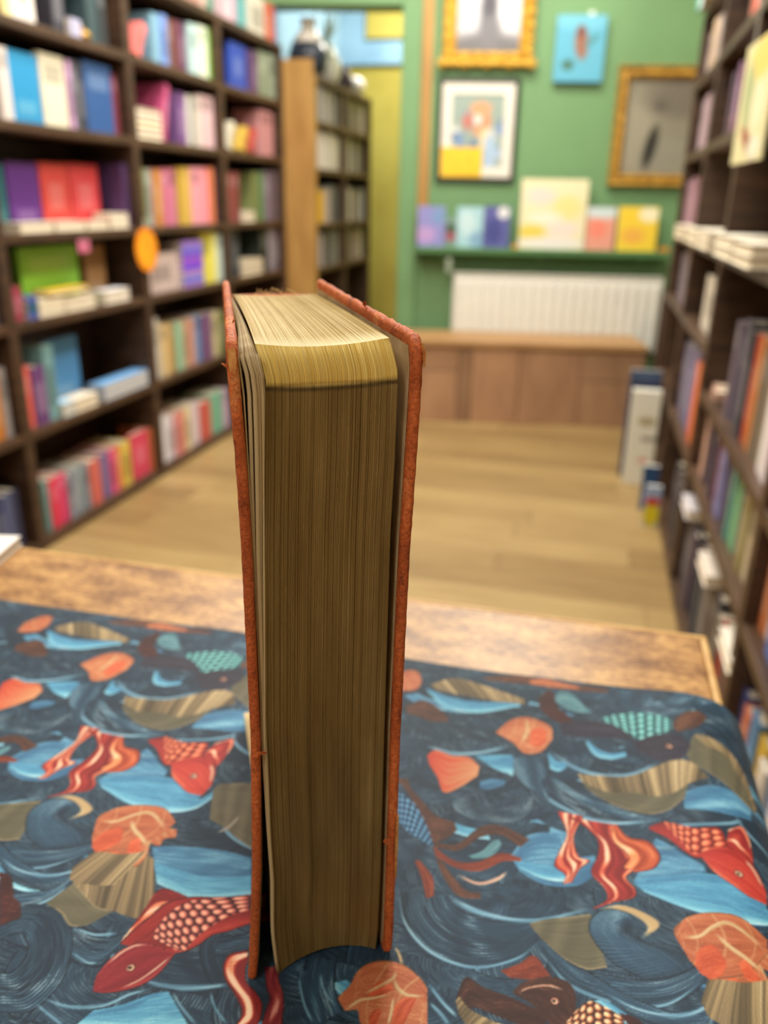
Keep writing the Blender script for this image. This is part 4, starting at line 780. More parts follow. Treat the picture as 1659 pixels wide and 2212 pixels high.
('petalred',[[75.4,238.7],[78.1,241.4],[80.6,237.2]],[[76.9,233.4],[79.1,232.5],[80.8,233.4]]),
('cream',[[57.0,247.1],[62.9,248.7],[68.5,254.5],[75.6,257.4],[87.4,250.0]],[[56.9,245.5],[63.2,246.8],[69.1,252.2],[75.3,255.2],[86.9,247.3]]),
('cream',[[69.0,251.4],[74.1,246.4],[78.5,243.5],[84.0,239.1]],[[68.4,249.6],[73.0,244.1],[77.7,241.3],[83.7,237.1]]),
('ribs',[[64.0,229.0],[69.6,230.5],[76.6,231.4],[84.9,235.5]],[[60.8,219.9],[63.8,213.7],[74.0,213.9],[81.5,215.9]]),
('redtail',[[8.9,304.8],[13.5,292.5],[10.9,280.5],[9.3,272.1],[13.9,268.1],[13.2,263.2]],[[20.2,304.8],[16.5,290.5],[18.8,279.9],[23.3,278.5],[19.4,272.8],[16.6,265.1]]),
('redtail',[[13.1,302.9],[20.3,298.8],[26.3,291.7],[26.6,282.1],[24.1,272.2],[29.2,264.7],[30.1,259.0],[24.6,253.0]],[[32.3,302.0],[34.1,291.0],[39.0,285.4],[41.3,278.1],[37.9,272.1],[41.1,266.7],[40.3,262.3],[31.8,258.0]]),
('redtailo',[[32.3,301.3],[33.2,292.1],[37.9,286.5],[38.7,282.6],[36.7,277.5],[40.4,277.2]],[[34.3,302.6],[39.5,295.6],[47.7,294.4],[51.7,286.8],[49.0,279.5],[41.3,275.8]]),
('redtail',[[81.6,309.5],[88.2,315.0],[90.6,309.1],[90.2,297.9]],[[79.1,297.6],[81.1,294.7],[84.3,294.9],[89.1,291.0]]),
('koibody',[[48.2,303.7],[55.3,307.5],[65.8,305.5],[77.7,308.5],[79.9,296.4]],[[48.1,302.2],[55.5,297.5],[61.6,290.8],[66.9,287.9],[77.7,293.8]]),
('scaleo',[[54.3,308.0],[61.1,306.6],[67.8,305.8],[77.6,307.7]],[[55.6,304.7],[60.7,296.1],[66.2,290.1],[79.1,297.3]]),
('koihead',[[67.2,290.3],[75.3,296.8],[83.6,296.8],[90.0,290.5],[92.9,280.6]],[[68.7,287.8],[72.5,281.1],[79.0,276.3],[84.6,273.0],[91.5,272.5]]),
('creamline',[[85.8,292.7],[88.7,288.3],[91.1,281.4]],[[86.5,294.2],[90.0,289.6],[92.5,281.7]]),
('eye',[82.1,283.9],1.77),
('redtail',[[-141.2,212.5],[-141.4,216.8],[-138.5,219.8],[-127.2,218.0]],[[-142.5,192.3],[-140.4,198.3],[-138.4,204.9],[-131.9,212.9]]),
('koibody',[[-142.5,192.3],[-140.8,199.0],[-137.8,206.3],[-135.1,213.3],[-127.4,218.4],[-114.5,221.9],[-95.8,229.1],[-82.1,231.0]],[[-121.6,193.7],[-117.6,195.9],[-114.5,199.4],[-111.4,204.4],[-106.1,207.9],[-99.9,212.7],[-91.0,216.7],[-79.7,223.9]]),
('scalep',[[-132.3,197.7],[-132.7,203.5],[-131.6,209.6],[-127.6,215.7],[-120.6,219.4],[-104.9,224.9],[-88.7,229.2]],[[-122.1,195.4],[-118.6,196.0],[-117.3,200.9],[-114.6,206.8],[-109.5,213.9],[-102.4,218.8],[-87.0,224.5]]),
('koihead2',[[-141.1,173.2],[-143.1,178.6],[-142.2,186.0],[-138.9,192.1],[-133.7,195.0],[-121.6,194.1]],[[-140.9,172.9],[-137.2,173.4],[-131.8,175.5],[-126.2,179.4],[-122.7,185.0],[-121.1,193.5]]),
('creamline',[[-142.2,183.8],[-140.2,189.5],[-136.8,193.3],[-132.7,194.5]],[[-141.5,183.4],[-139.3,189.0],[-136.2,192.7],[-132.4,194.0]]),
('creamline',[[-133.0,176.4],[-128.5,181.0],[-125.1,186.9],[-122.1,192.8]],[[-132.4,175.9],[-127.7,180.6],[-124.2,186.4],[-121.6,192.4]]),
('eye',[-133.4,184.5],1.58),
('redtail',[[-96.8,201.6],[-102.0,198.5],[-102.4,194.0],[-99.7,189.0],[-94.4,184.7],[-90.4,180.9],[-88.7,178.0],[-88.9,173.3]],[[-94.9,198.2],[-94.2,194.1],[-91.8,189.5],[-87.2,186.6],[-83.5,183.2],[-82.2,178.8],[-82.3,175.8],[-82.8,174.9]]),
('redtaild',[[-88.0,196.8],[-85.9,192.6],[-84.0,189.0],[-81.9,186.1],[-81.4,181.3],[-80.8,175.4]],[[-82.8,198.2],[-81.4,193.3],[-78.5,189.5],[-76.4,185.1],[-75.3,181.0],[-73.9,177.2]]),
('scalet',[[28.3,383.5],[36.8,389.1],[46.6,392.5],[56.2,392.3],[63.6,387.9]],[[29.3,380.5],[38.9,374.8],[46.8,367.8],[55.0,371.1],[63.4,379.4]]),
('purple',[[43.3,364.8],[55.1,373.1],[66.6,374.3],[71.0,366.6]],[[45.4,359.6],[53.9,352.5],[65.0,354.6],[70.5,364.2]]),
('brown',[[63.8,382.7],[66.9,392.0],[76.0,401.1],[81.7,398.3]],[[65.7,377.0],[71.8,380.7],[76.9,386.3],[81.9,395.1]]),
('eye',[60.8,364.2],1.65),
('brown',[[-67.2,307.0],[-55.6,300.0],[-44.6,288.7],[-34.6,285.4]],[[-60.8,308.7],[-45.1,275.2],[-37.8,274.3],[-32.9,281.4]]),
('scaleb',[[-68.1,301.6],[-62.3,298.2],[-53.9,292.4],[-46.2,280.7],[-41.3,270.3]],[[-63.4,282.1],[-58.1,279.8],[-53.4,275.1],[-47.6,272.4],[-41.9,269.3]]),
('brown',[[-41.4,271.9],[-31.6,273.2],[-23.3,285.8],[-14.5,288.9],[-1.9,284.3]],[[-39.8,268.9],[-30.1,270.2],[-22.5,279.9],[-13.9,283.7],[-5.4,278.9]]),
('redbrown',[[-40.9,269.3],[-31.0,263.8],[-21.6,265.7],[-12.7,273.1],[-4.4,272.4]],[[-39.0,264.4],[-29.4,260.1],[-20.0,261.3],[-11.3,268.9],[-4.7,270.7]]),
('teal2',[[-25.8,267.9],[-20.5,272.1],[-17.3,278.5],[-14.6,280.6]],[[-23.7,267.1],[-18.1,269.3],[-14.7,273.6],[-13.3,278.2]]),
('brown',[[-38.8,263.1],[-33.0,253.0],[-26.3,246.2],[-18.0,247.0]],[[-36.5,262.4],[-30.0,255.0],[-24.0,249.5],[-18.4,249.8]]),
('redbrown',[[-46.9,259.5],[-42.4,251.7],[-38.5,241.8]],[[-44.9,260.1],[-38.3,252.8],[-35.9,243.7]]),
('creamline',[[-30.0,257.6],[-20.1,255.2],[-13.1,259.6],[-8.9,264.6]],[[-28.8,256.0],[-19.9,253.4],[-12.4,257.5],[-8.6,263.4]]),
('brown2',[[-20.1,203.0],[-18.1,211.0],[-11.2,208.6],[-2.2,207.3],[9.1,204.5]],[[-18.3,196.4],[-14.1,200.5],[-6.1,199.6],[1.8,198.2],[11.0,198.1]]),
('ribs',[[-19.4,203.2],[-15.6,199.7],[-9.0,197.5],[2.0,195.7]],[[-20.2,201.1],[-17.4,195.7],[-12.9,191.8],[-9.0,192.0]]),
('redbrown',[[-6.5,217.0],[-0.3,221.6],[4.4,226.0],[10.6,219.1]],[[-3.0,215.0],[1.9,215.8],[6.7,216.6],[11.5,217.0]]),
('brown2',[[-1.6,209.7],[2.0,214.6],[9.8,218.6],[16.3,218.4],[19.2,214.3],[19.8,207.3]],[[-0.3,208.7],[4.2,207.2],[8.3,204.3],[12.4,200.2],[15.5,198.5],[20.0,199.7]]),
('creamline',[[-0.0,209.7],[3.7,213.0],[10.0,215.6],[15.6,215.2]],[[0.2,209.1],[3.9,212.3],[10.1,214.7],[15.5,214.3]]),
('scaleg',[[16.9,203.1],[20.6,208.8],[24.4,212.5],[29.0,211.5],[35.1,208.7]],[[16.3,198.7],[20.8,199.0],[24.5,200.0],[29.7,201.4],[35.0,203.6]]),
('eye',[12.7,209.9],1.33),
]

PX, PY, PY0, PS = 240.5, 300.0, 140.0, 0.25
def paint_print():
    Wc, Hc = int(PX / PS), int(PY / PS)
    rg = np.random.RandomState(7)
    can = np.zeros((Hc, Wc, 3), np.float32); can[:] = (34, 52, 70)
    def curve(P_, n):
        P_ = np.array(P_, float)
        if len(P_) < 3: tt = np.linspace(0, 1, n)[:, None]; return P_[0] * (1 - tt) + P_[-1] * tt
        Q = np.vstack([2 * P_[0] - P_[1], P_, 2 * P_[-1] - P_[-2]]); out = []
        seg = np.linspace(0, len(P_) - 1 - 1e-6, n); i = seg.astype(int); f = (seg - i)[:, None]
        a, b_, c, d = Q[i], Q[i + 1], Q[i + 2], Q[i + 3]
        return .5 * (2 * b_ + (c - a) * f + (2 * a - 5 * b_ + 4 * c - d) * f ** 2 + (3 * b_ - a - 3 * c + d) * f ** 3)
    def n1(x, seed, k=64):
        v = np.random.RandomState(seed).rand(k); x = np.mod(x, k); i = x.astype(int); f = x - i; f = f * f * (3 - 2 * f)
        return v[i % k] * (1 - f) + v[(i + 1) % k] * f
    def pal(x, stops):
        xs = [s[0] for s in stops]; cs = np.array([s[1] for s in stops], float)
        return np.stack([np.interp(x, xs, cs[:, k]) for k in range(3)], -1)
    def put(P_, col, al=None):
        ix = (np.mod(P_[..., 0], PX) / PS).astype(int) % Wc; iy = (np.mod(P_[..., 1] - PY0, PY) / PS).astype(int) % Hc
        if al is None: can[iy, ix] = col
        else: can[iy, ix] = can[iy, ix] * (1 - al[..., None]) + col * al[..., None]
    DK = [(0, (24, 38, 52)), (.45, (36, 58, 78)), (.7, (58, 92, 118)), (.88, (96, 146, 176)), (1, (150, 196, 214))]
    MD = [(0, (40, 78, 112)), (.4, (58, 108, 148)), (.7, (84, 146, 184)), (1, (146, 204, 226))]
    BT = [(0, (56, 112, 156)), (.35, (86, 160, 200)), (.7, (130, 204, 228)), (1, (206, 240, 246))]
    RT = [(0, (84, 22, 26)), (.35, (150, 40, 42)), (.6, (192, 70, 56)), (.8, (226, 132, 96)), (1, (246, 214, 184))]
    RO = [(0, (130, 44, 32)), (.4, (196, 92, 58)), (.7, (232, 152, 100)), (1, (250, 220, 180))]
    RD = [(0, (50, 18, 26)), (.5, (112, 34, 46)), (.8, (150, 60, 60)), (1, (214, 150, 140))]
    def scales(S, T, L_, W_, size, bright, mid, dark):
        a = S * L_ / size; b_ = T * W_ / size; i = np.floor(a); fb = b_ + .5 * np.mod(i, 2); fb = fb - np.floor(fb); fa = a - i
        d = np.sqrt((fa - .5) ** 2 + (fb - .5) ** 2); hl = np.sqrt((fa - .36) ** 2 + (fb - .44) ** 2)
        x = np.clip(hl / .62, 0, 1) * .8 + np.clip((d - .42) / .12, 0, 1) * .5
        return pal(x, [(0, bright), (.22, bright), (.5, mid), (.75, dark), (1, dark)])
    def patch(style, A, B, seed):
        A0, B0 = np.array(A, float), np.array(B, float)
        La = max(np.linalg.norm(np.diff(A0, axis=0), axis=1).sum(), np.linalg.norm(np.diff(B0, axis=0), axis=1).sum())
        m = min(len(A0), len(B0)); Wd = max(np.linalg.norm(curve(A0, 9) - curve(B0, 9), axis=1).max(), .6)
        ns, nt_ = int(La / .16) + 8, int(Wd / .16) + 6
        ca, cb = curve(A0, ns), curve(B0, ns)
        S, T = np.meshgrid(np.linspace(0, 1, ns), np.linspace(0, 1, nt_), indexing='ij')
        P_ = ca[:, None] * (1 - T[..., None]) + cb[:, None] * T[..., None]
        wob = n1(S * 4, seed + 9) * .6 + .25 * n1(S * 11, seed + 8)
        def lines(pitch, sharp=.5, ms=8.0, sd=0):          # engraved strokes running along S, each with its own broken, tapering ends
            ph = T * Wd / pitch + wob; k = np.floor(ph + .5); d = np.abs(ph - k) * 2
            amp = np.clip(1.7 * n1(S * La / ms + k * 7.31 + sd, seed + 11 + sd) - .35, 0, 1)
            return np.clip((sharp - d) / .3, 0, 1) * amp
        lw_, lx = lines(1.35), lines(.8, .45, 5.0, 3)
        st = n1(T * Wd / 2.6 + wob, seed) * .65 + n1(T * Wd / .8 + wob * 2, seed + 1) * .35
        mod = n1(S * La / 9 + T * 3, seed + 2); rim = np.minimum(T, 1 - T); srim = np.minimum(S, 1 - S)
        fine = n1(T * Wd * 2.2 + S * 2, seed + 4)
        broad = n1(T * 3.2 + S * 1.5, seed + 12)
        if style in ('dark', 'curl', 'ground'):
            q_ = .55 if style == 'ground' else 1.0
            base = pal(.08 + .7 * q_ * broad * (.5 + .6 * mod), [(0, (24, 40, 56)), (.5, (40, 68, 92)), (1, (66, 108, 136))])
            hi = pal(.3 + .7 * mod, [(0, (70, 116, 146)), (.6, (126, 178, 204)), (1, (190, 222, 234))])
            if style == 'curl':                              # crest strokes crossing the hook
                ph = S * La / 1.5 + T * 1.8; d = np.abs(ph - np.floor(ph + .5)) * 2
                lw_ = np.maximum(lw_ * .6, np.clip((.42 - d) / .3, 0, 1) * np.clip(1.25 - T * 2.4 + .5 * n1(np.floor(ph + .5) * 3.7, seed + 6), 0, 1))
            k_ = q_ * np.maximum(lw_ * (.2 + .85 * mod), lx * .35 * mod)[..., None]
            col = base * (1 - k_) + hi * k_
            col[(rim < .35 / max(Wd, 1))] = (20, 32, 44)
        elif style == 'mid':
            col = pal(.2 + .5 * broad + .25 * mod + .35 * lw_ - .25 * lx, MD)
        elif style == 'bright':
            col = pal(.15 + .3 * broad + .3 * lw_ - .28 * lx + .55 * np.clip((T - .55) / .45, 0, 1) * (T < .96), BT); col[T > .975] = (40, 84, 128)
        elif style == 'line': col = pal(.25 + .6 * np.sin(math.pi * T) * (.4 + .8 * mod) * (.6 + .5 * fine), [(0, (34, 54, 74)), (.3, (64, 104, 132)), (.65, (116, 168, 196)), (1, (190, 226, 238))])
        elif style in ('redtail', 'redtailo', 'redtaild'):
            w3 = np.clip(1.5 * n1(T * max(3.2, Wd / 2.4) + .7 * np.sin(S * 6 + seed) + 1.2 * S, seed + 21) - .2, 0, 1)
            x = .10 + .85 * w3 ** 1.6 * (.5 + .75 * n1(S * La / 8 + np.floor(T * 3) * 5, seed + 3)) + .2 * lx + .12 * st
            col = pal(np.clip(x, 0, 1), {'redtail': RT, 'redtailo': RO, 'redtaild': RD}[style]); col[rim < .4 / max(Wd, 1)] = (66, 24, 28)
        elif style == 'koibody': col = pal(.12 + .3 * st + .25 * lx + .4 * np.clip(T - .65, 0, 1), RT); col[rim < .35 / max(Wd, 1)] = (60, 18, 24)
        elif style == 'koihead': col = pal(.25 + .22 * st + .25 * lx * mod + .3 * (rim < .09) * mod + .18 * broad, [(0, (96, 26, 28)), (.45, (178, 50, 46)), (.7, (212, 90, 68)), (1, (238, 176, 140))]); col[rim < .3 / max(Wd, 1)] = (80, 24, 26)
        elif style == 'koihead2': col = pal(.10 + .25 * st + .32 * lx * mod + .3 * (rim < .08) * mod + .2 * broad, [(0, (76, 18, 28)), (.45, (146, 42, 52)), (.75, (188, 84, 84)), (1, (236, 180, 160))]); col[rim < .3 / max(Wd, 1)] = (60, 18, 24)
        elif style in ('scalep', 'scaleo', 'scalet', 'scaleb', 'scaleg'):
            pr = {'scalep': (4.6, (250, 190, 162), (222, 112, 100), (66, 30, 36)), 'scaleo': (4.8, (246, 160, 120), (218, 92, 68), (112, 36, 32)), 'scalet': (5.2, (150, 222, 218), (84, 170, 176), (28, 62, 74)), 'scaleb': (3.8, (128, 190, 228), (58, 118, 170), (24, 44, 70)), 'scaleg': (3.4, (250, 230, 184), (206, 120, 76), (58, 30, 30))}[style]
            col = scales(S, T, La, Wd, *pr)
        elif style == 'grey': col = pal(.3 + .35 * n1(S * La / 5 + T * 2, seed) + .3 * (fine - .5), [(0, (72, 70, 58)), (.5, (98, 96, 78)), (1, (126, 120, 96))]); col[(rim < .5 / max(Wd, 1)) & (mod > .3)] = (146, 134, 104)
        elif style in ('ribs',):
            rb = n1(S * La / .75 + .6 * np.sin(T * 2), seed) * .6 + n1(S * La / .4, seed + 1) * .4
            big = n1(S * La / 5, seed + 3); col = pal(np.clip(rb * .8 + .45 * big - .18 - .08 * T, 0, 1), [(0, (76, 68, 52)), (.35, (116, 102, 78)), (.65, (164, 144, 106)), (1, (222, 206, 164))])
        elif style == 'petal':
            cell = S * max(3, La / 11) + .9 * np.sin(T * 3.0 + seed) * .5; fc_ = np.abs(cell - np.floor(cell + .5)); edge_ = np.clip(1 - fc_ * La / max(3, La / 11) / .55, 0, 1)
            col = pal(.18 + .4 * lx + .25 * broad + .25 * st, [(0, (112, 54, 38)), (.35, (172, 94, 64)), (.65, (202, 126, 88)), (1, (230, 182, 134))])
            col = col * (1 - .75 * edge_[..., None]) + np.array((214, 176, 126)) * .75 * edge_[..., None]; col[rim < .35 / max(Wd, 1)] = (124, 80, 54)
        elif style == 'petalred': col = pal(.2 + .4 * lx + .4 * broad, [(0, (140, 54, 36)), (.5, (206, 92, 60)), (1, (236, 150, 104))])
        elif style == 'redleaf': col = pal(np.clip(S * .8 + .4 * (n1(T * 14 + S * 3, seed) - .5) + .05, 0, 1), [(0, (188, 60, 46)), (.35, (206, 92, 64)), (.7, (206, 134, 94)), (1, (222, 168, 122))]); col[rim < .3 / max(Wd, 1)] = (120, 50, 40)
        elif style == 'cream': col = pal(.35 + .5 * mod + .2 * fine, [(0, (150, 116, 80)), (.5, (194, 166, 120)), (1, (230, 210, 168))])
        elif style == 'creamline': col = pal(.4 + .6 * mod, [(0, (170, 110, 90)), (1, (240, 214, 190))])
        elif style == 'brown': col = pal(.1 + .4 * st * mod + .5 * lx, [(0, (56, 36, 34)), (.5, (112, 72, 54)), (1, (196, 140, 100))])
        elif style == 'brown2': col = pal(.1 + .4 * st * mod + .45 * lx, [(0, (40, 24, 24)), (.5, (78, 46, 38)), (1, (160, 112, 86))])
        elif style == 'redbrown': col = pal(.15 + .5 * st * mod + .45 * lx, [(0, (84, 34, 26)), (.5, (140, 62, 42)), (1, (210, 128, 84))])
        elif style == 'maroon': col = pal(.1 + .4 * st * mod + .5 * lx, [(0, (44, 24, 28)), (.6, (88, 44, 42)), (1, (146, 86, 70))])
        elif style == 'purple': col = pal(.1 + .5 * st * mod + .4 * lx, [(0, (32, 32, 46)), (.6, (60, 58, 78)), (1, (126, 122, 140))])
        elif style == 'teal2': col = pal(.1 + .5 * lw_ + .4 * st, [(0, (44, 80, 96)), (.6, (110, 166, 178)), (1, (190, 224, 226))])
        else: col = pal(.4 + .5 * mod, [(0, (110, 110, 104)), (1, (170, 168, 158))])
        al = None
        if style in ('line', 'cream', 'creamline', 'pale'):
            al = np.clip(srim * 6, 0, 1) * np.clip(rim * 5, 0, 1) * .95
        put(P_, col, al)
    # all-over ground of nested wave bowls, far ones first
    bowls = []
    for j in range(15):
        for i in range(6):
            bowls.append((i * PX / 6 + (j % 2) * PX / 12 + rg.uniform(-9, 9), PY0 + PY - j * 20 + rg.uniform(-7, 7), rg.uniform(28, 44)))
    for k, (cx, cy, R_) in enumerate(bowls):
        th = np.linspace(math.radians(176), math.radians(364), 11)
        A_ = np.stack([cx + R_ * np.cos(th), cy + R_ * .66 * np.sin(th)], -1)
        B_ = np.stack([cx + R_ * (.12 + .1 * math.sin(k)) + R_ * .16 * np.cos(th), cy + 1.5 + R_ * .03 * np.sin(th)], -1)
        patch('ground', A_, B_, 100 + k * 7)
        if k % 3 == 0:
            B2 = np.stack([cx + R_ * .93 * np.cos(th), cy + R_ * .58 * np.sin(th)], -1); patch('line', A_, B2, 900 + k)
        if k % 5 == 2:
            t2 = th[2:7]; A3 = np.stack([cx + R_ * .55 * np.cos(t2), cy + R_ * .28 * np.sin(t2)], -1); B3 = np.stack([cx + R_ * .75 * np.cos(t2), cy + R_ * .46 * np.sin(t2)], -1); patch('bright' if k % 2 else 'mid', A3, B3, 1200 + k)
    for k, it in enumerate(PRINT):
        if it[0] == 'eye':
            (ex, ey), er = it[1], it[2]
            q = np.linspace(-1, 1, 70); gx, gy = np.meshgrid(q, q); d = np.hypot(gx, gy); P_ = np.stack([ex + gx * er, ey + gy * er], -1)
            col = np.where((np.hypot(gx + .15, gy) < .45)[..., None], (28, 18, 20), np.where((d < .8)[..., None], (232, 196, 164), (96, 34, 34))).astype(float)
            ok = d < 1; put(P_[ok], col[ok])
        else: patch(it[0], it[1], it[2], 2000 + k * 13)
    # light softening of the dots
    can[:] = .5 * can + .125 * (np.roll(can, 1, 0) + np.roll(can, -1, 0) + np.roll(can, 1, 1) + np.roll(can, -1, 1))
    return can
can = paint_print()
ZC = .7450
def spaced(segs):
    out = [np.array([segs[0][0]])]
    for a, b_, d in segs: n = max(1, int(round((b_ - a) / d))); out.append(np.linspace(a, b_, n + 1)[1:])
    return np.concatenate(out)
fx = spaced([(-.56, -.40, .004), (-.40, -.30, .0009), (-.30, -.22, .0006), (-.22, .0, .00042), (.0, .115, .00055), (.115, .22, .003)])
fy = spaced([(.02, .14, .006), (.14, .28, .00045), (.28, .34, .0006), (.34, .424, .0009)])
FX, FY_ = np.meshgrid(fx, fy)                       # fabric coordinates before draping
gx = FX * 1000; gy = FY_ * 1000
u_ = np.mod(gx, PX) / PS - .5; v_ = np.mod(gy - PY0, PY) / PS - .5
iu = np.floor(u_).astype(int); iv = np.floor(v_).astype(int); fu = (u_ - iu)[..., None]; fv = (v_ - iv)[..., None]
Hc, Wc = can.shape[:2]
g = lambda a, b_: can[a % Hc, b_ % Wc]
colr = (g(iv, iu) * (1 - fu) + g(iv, iu + 1) * fu) * (1 - fv) + (g(iv + 1, iu) * (1 - fu) + g(iv + 1, iu + 1) * fu) * fv
# drape: flat on the table, a soft hump, then over the right-hand edge
ps = np.array([(-.6, 0), (.02, 0), (.045, .0012), (.066, .0034), (.080, .0032), (.092, .0000), (.100, -.0060), (.106, -.016), (.109, -.030), (.110, -.05), (.110, -.16)])
arc = np.concatenate([[0], np.cumsum(np.hypot(*np.diff(ps, axis=0).T))]) - .6
sm = np.linspace(-.6, arc[-1], 1500); px_ = np.interp(sm, arc, ps[:, 0]); pz_ = np.interp(sm, arc, ps[:, 1])
ker = np.ones(25) / 25
px_ = np.convolve(np.pad(px_, 12, mode='edge'), ker, 'valid'); pz_ = np.convolve(np.pad(pz_, 12, mode='edge'), ker, 'valid')
X_ = np.interp(FX, sm, px_); Z_ = np.interp(FX, sm, pz_)
X_[FX < -.5] = FX[FX < -.5]
edge = .4185 + .0012 * np.sin(FX * 22) + .0006 * np.sin(FX * 61 + 1)
Y_ = np.where(FY_ > .38, .38 + (FY_ - .38) * (edge - .38) / .044, FY_)
drop = np.clip((FY_ - .4185) / .0055, 0, 1)
Z_ = Z_ + ZC + .0005 * np.sin(FX * 31 + FY_ * 17) * np.clip((np.abs(FX + .07) - .05) / .08, 0, 1) * np.sin(FY_ * 43 + 2) - .0042 * drop ** 2
nY, nX = FX.shape
verts = np.stack([X_, Y_, Z_], -1).reshape(-1, 3).astype(np.float32)
me = bpy.data.meshes.new('tablecloth')
idx = (np.arange(nY - 1)[:, None] * nX + np.arange(nX - 1)[None, :]).ravel()
quads = np.stack([idx, idx + 1, idx + nX + 1, idx + nX], -1).astype(np.int32)
me.vertices.add(len(verts)); me.vertices.foreach_set('co', verts.ravel())
me.loops.add(quads.size); me.loops.foreach_set('vertex_index', quads.ravel())
me.polygons.add(len(quads)); me.polygons.foreach_set('loop_start', np.arange(0, quads.size, 4, dtype=np.int32))
me.polygons.foreach_set('use_smooth', np.ones(len(quads), bool))
me.update(calc_edges=True)
paint_attr(me, nlin(colr.reshape(-1, 3)))
m, nt, b, a = attr_colour('printed_cotton', 'paint', .52, .22)
b.inputs['Sheen Weight'].default_value = .05; b.inputs['Sheen Roughness'].default_value = .5
wv = []
for rz in (.785, -.785):
    c = nt.nodes.new('ShaderNodeTexCoord'); mp = nt.nodes.new('ShaderNodeMapping'); mp.inputs['Rotation'].default_value = (0, 0, rz)
    tw = nt.nodes.new('ShaderNodeTexWave'); tw.inputs['Scale'].default_value = 620; tw.inputs['Distortion'].default_value = .6
    nt.links.new(c.outputs['Object'], mp.inputs['Vector']); nt.links.new(mp.outputs['Vector'], tw.inputs['Vector']); wv.append(tw)
ad = nt.nodes.new('ShaderNodeMath'); nt.links.new(wv[0].outputs['Fac'], ad.inputs[0]); nt.links.new(wv[1].outputs['Fac'], ad.inputs[1])
bump(nt, b, ad.outputs[0], .25, .0002)
cl = link('tablecloth', me, m)
tag(cl, 'dark blue cotton tablecloth printed with koi, waves and orange blossoms', 'tablecloth')

# ------------------------------------------------------------------ the old leather book
HB = empty('antique_book', (-.09, .189, ZC), math.radians(28.1))
tag(HB, 'antique leather-bound book with gilt page edges standing upright on the koi cloth', 'book')
def mm(a): return np.asarray(a, float) / 1000.0
m, nt, b = new_mat('worn_terracotta_leather')
t1 = noise(nt, 75, 7, None, (1, 1, .55), .7); t2 = noise(nt, 900, 5)
r1 = ramp(nt, t1.outputs['Fac'], [(.30, (104, 46, 24)), (.40, (184, 90, 44)), (.58, (218, 116, 60)), (.72, (238, 168, 108))])
r2 = ramp(nt, t2.outputs['Fac'], [(.3, (176, 166, 158)), (.6, (255, 255, 255))])
mx = nt.nodes.new('ShaderNodeMix'); mx.data_type = 'RGBA'; mx.blend_type = 'MULTIPLY'; mx.inputs['Factor'].default_value = .75
nt.links.new(r1.outputs['Color'], mx.inputs[6]); nt.links.new(r2.outputs['Color'], mx.inputs[7]); nt.links.new(mx.outputs[2], b.inputs['Base Color'])
b.inputs['Roughness'].default_value = .62; b.inputs['Specular IOR Level'].default_value = .35; bump(nt, b, t2.outputs['Fac'], .9, .0006)
MT['leather'] = m
MT['bare_leather'] = mottled('scuffed_leather', [(.3, (188, 110, 50)), (.7, (228, 176, 104))], 400, None, .7, 4, .4, .0004)
MT['pastedown'] = mottled('pastedown_paper', [(.3, (160, 132, 94)), (.55, (192, 166, 128)), (.75, (206, 184, 148))], 90, None, .75, 6)
MT['leaf'] = mottled('old_paper_leaf', [(.3, (214, 192, 144)), (.7, (238, 222, 180))], 120, (1, 1, .1), .7)
_nt = MT['leaf'].node_tree; _b = _nt.nodes['Principled BSDF']; _tr = _nt.nodes.new('ShaderNodeBsdfTranslucent'); _tr.inputs['Color'].default_value = rgba((240, 216, 168))
_mx = _nt.nodes.new('ShaderNodeMixShader'); _mx.inputs[0].default_value = .4
_nt.links.new(_b.outputs[0], _mx.inputs[1]); _nt.links.new(_tr.outputs[0], _mx.inputs[2]); _nt.links.new(_mx.outputs[0], _nt.nodes['Material Output'].inputs['Surface'])

W_OUT = np.array([0, 2, 12.6, 51.2, 100.9, 165.8, 192.7, 206.4, 217.5, 223]); L_OUT = np.array([-1.2, -1.1, -.2, 2.4, 3.95, 3.9, 3.4, 2.8, 2.4, 2.2])
W_R = np.array([0, 2.5, 11, 51.6, 93, 158, 183.6, 200, 214, 223]); R_OUT = np.array([50.6, 50.7, 51.1, 51.4, 51.6, 52.8, 53.8, 54.4, 54.7, 54.8])
HT, DV = 221.5, 157.0
def lean_l(v, w):
    # outer face of the warped front board: straight at the spine, flared out towards the fore-edge corner
    f = float(np.interp(w, W_OUT, L_OUT)); g = float(np.interp(255 - (255 - w) * 209 / (209 + v), W_OUT, L_OUT))
    return max(f, g + (g + 9.8) * v / 209 + .5 * min(1, v / 10))
def back_l(w): return lean_l(157.0, w)
def back_r(w): return 55.6 - 3.0 * (1 - w / 222.0)
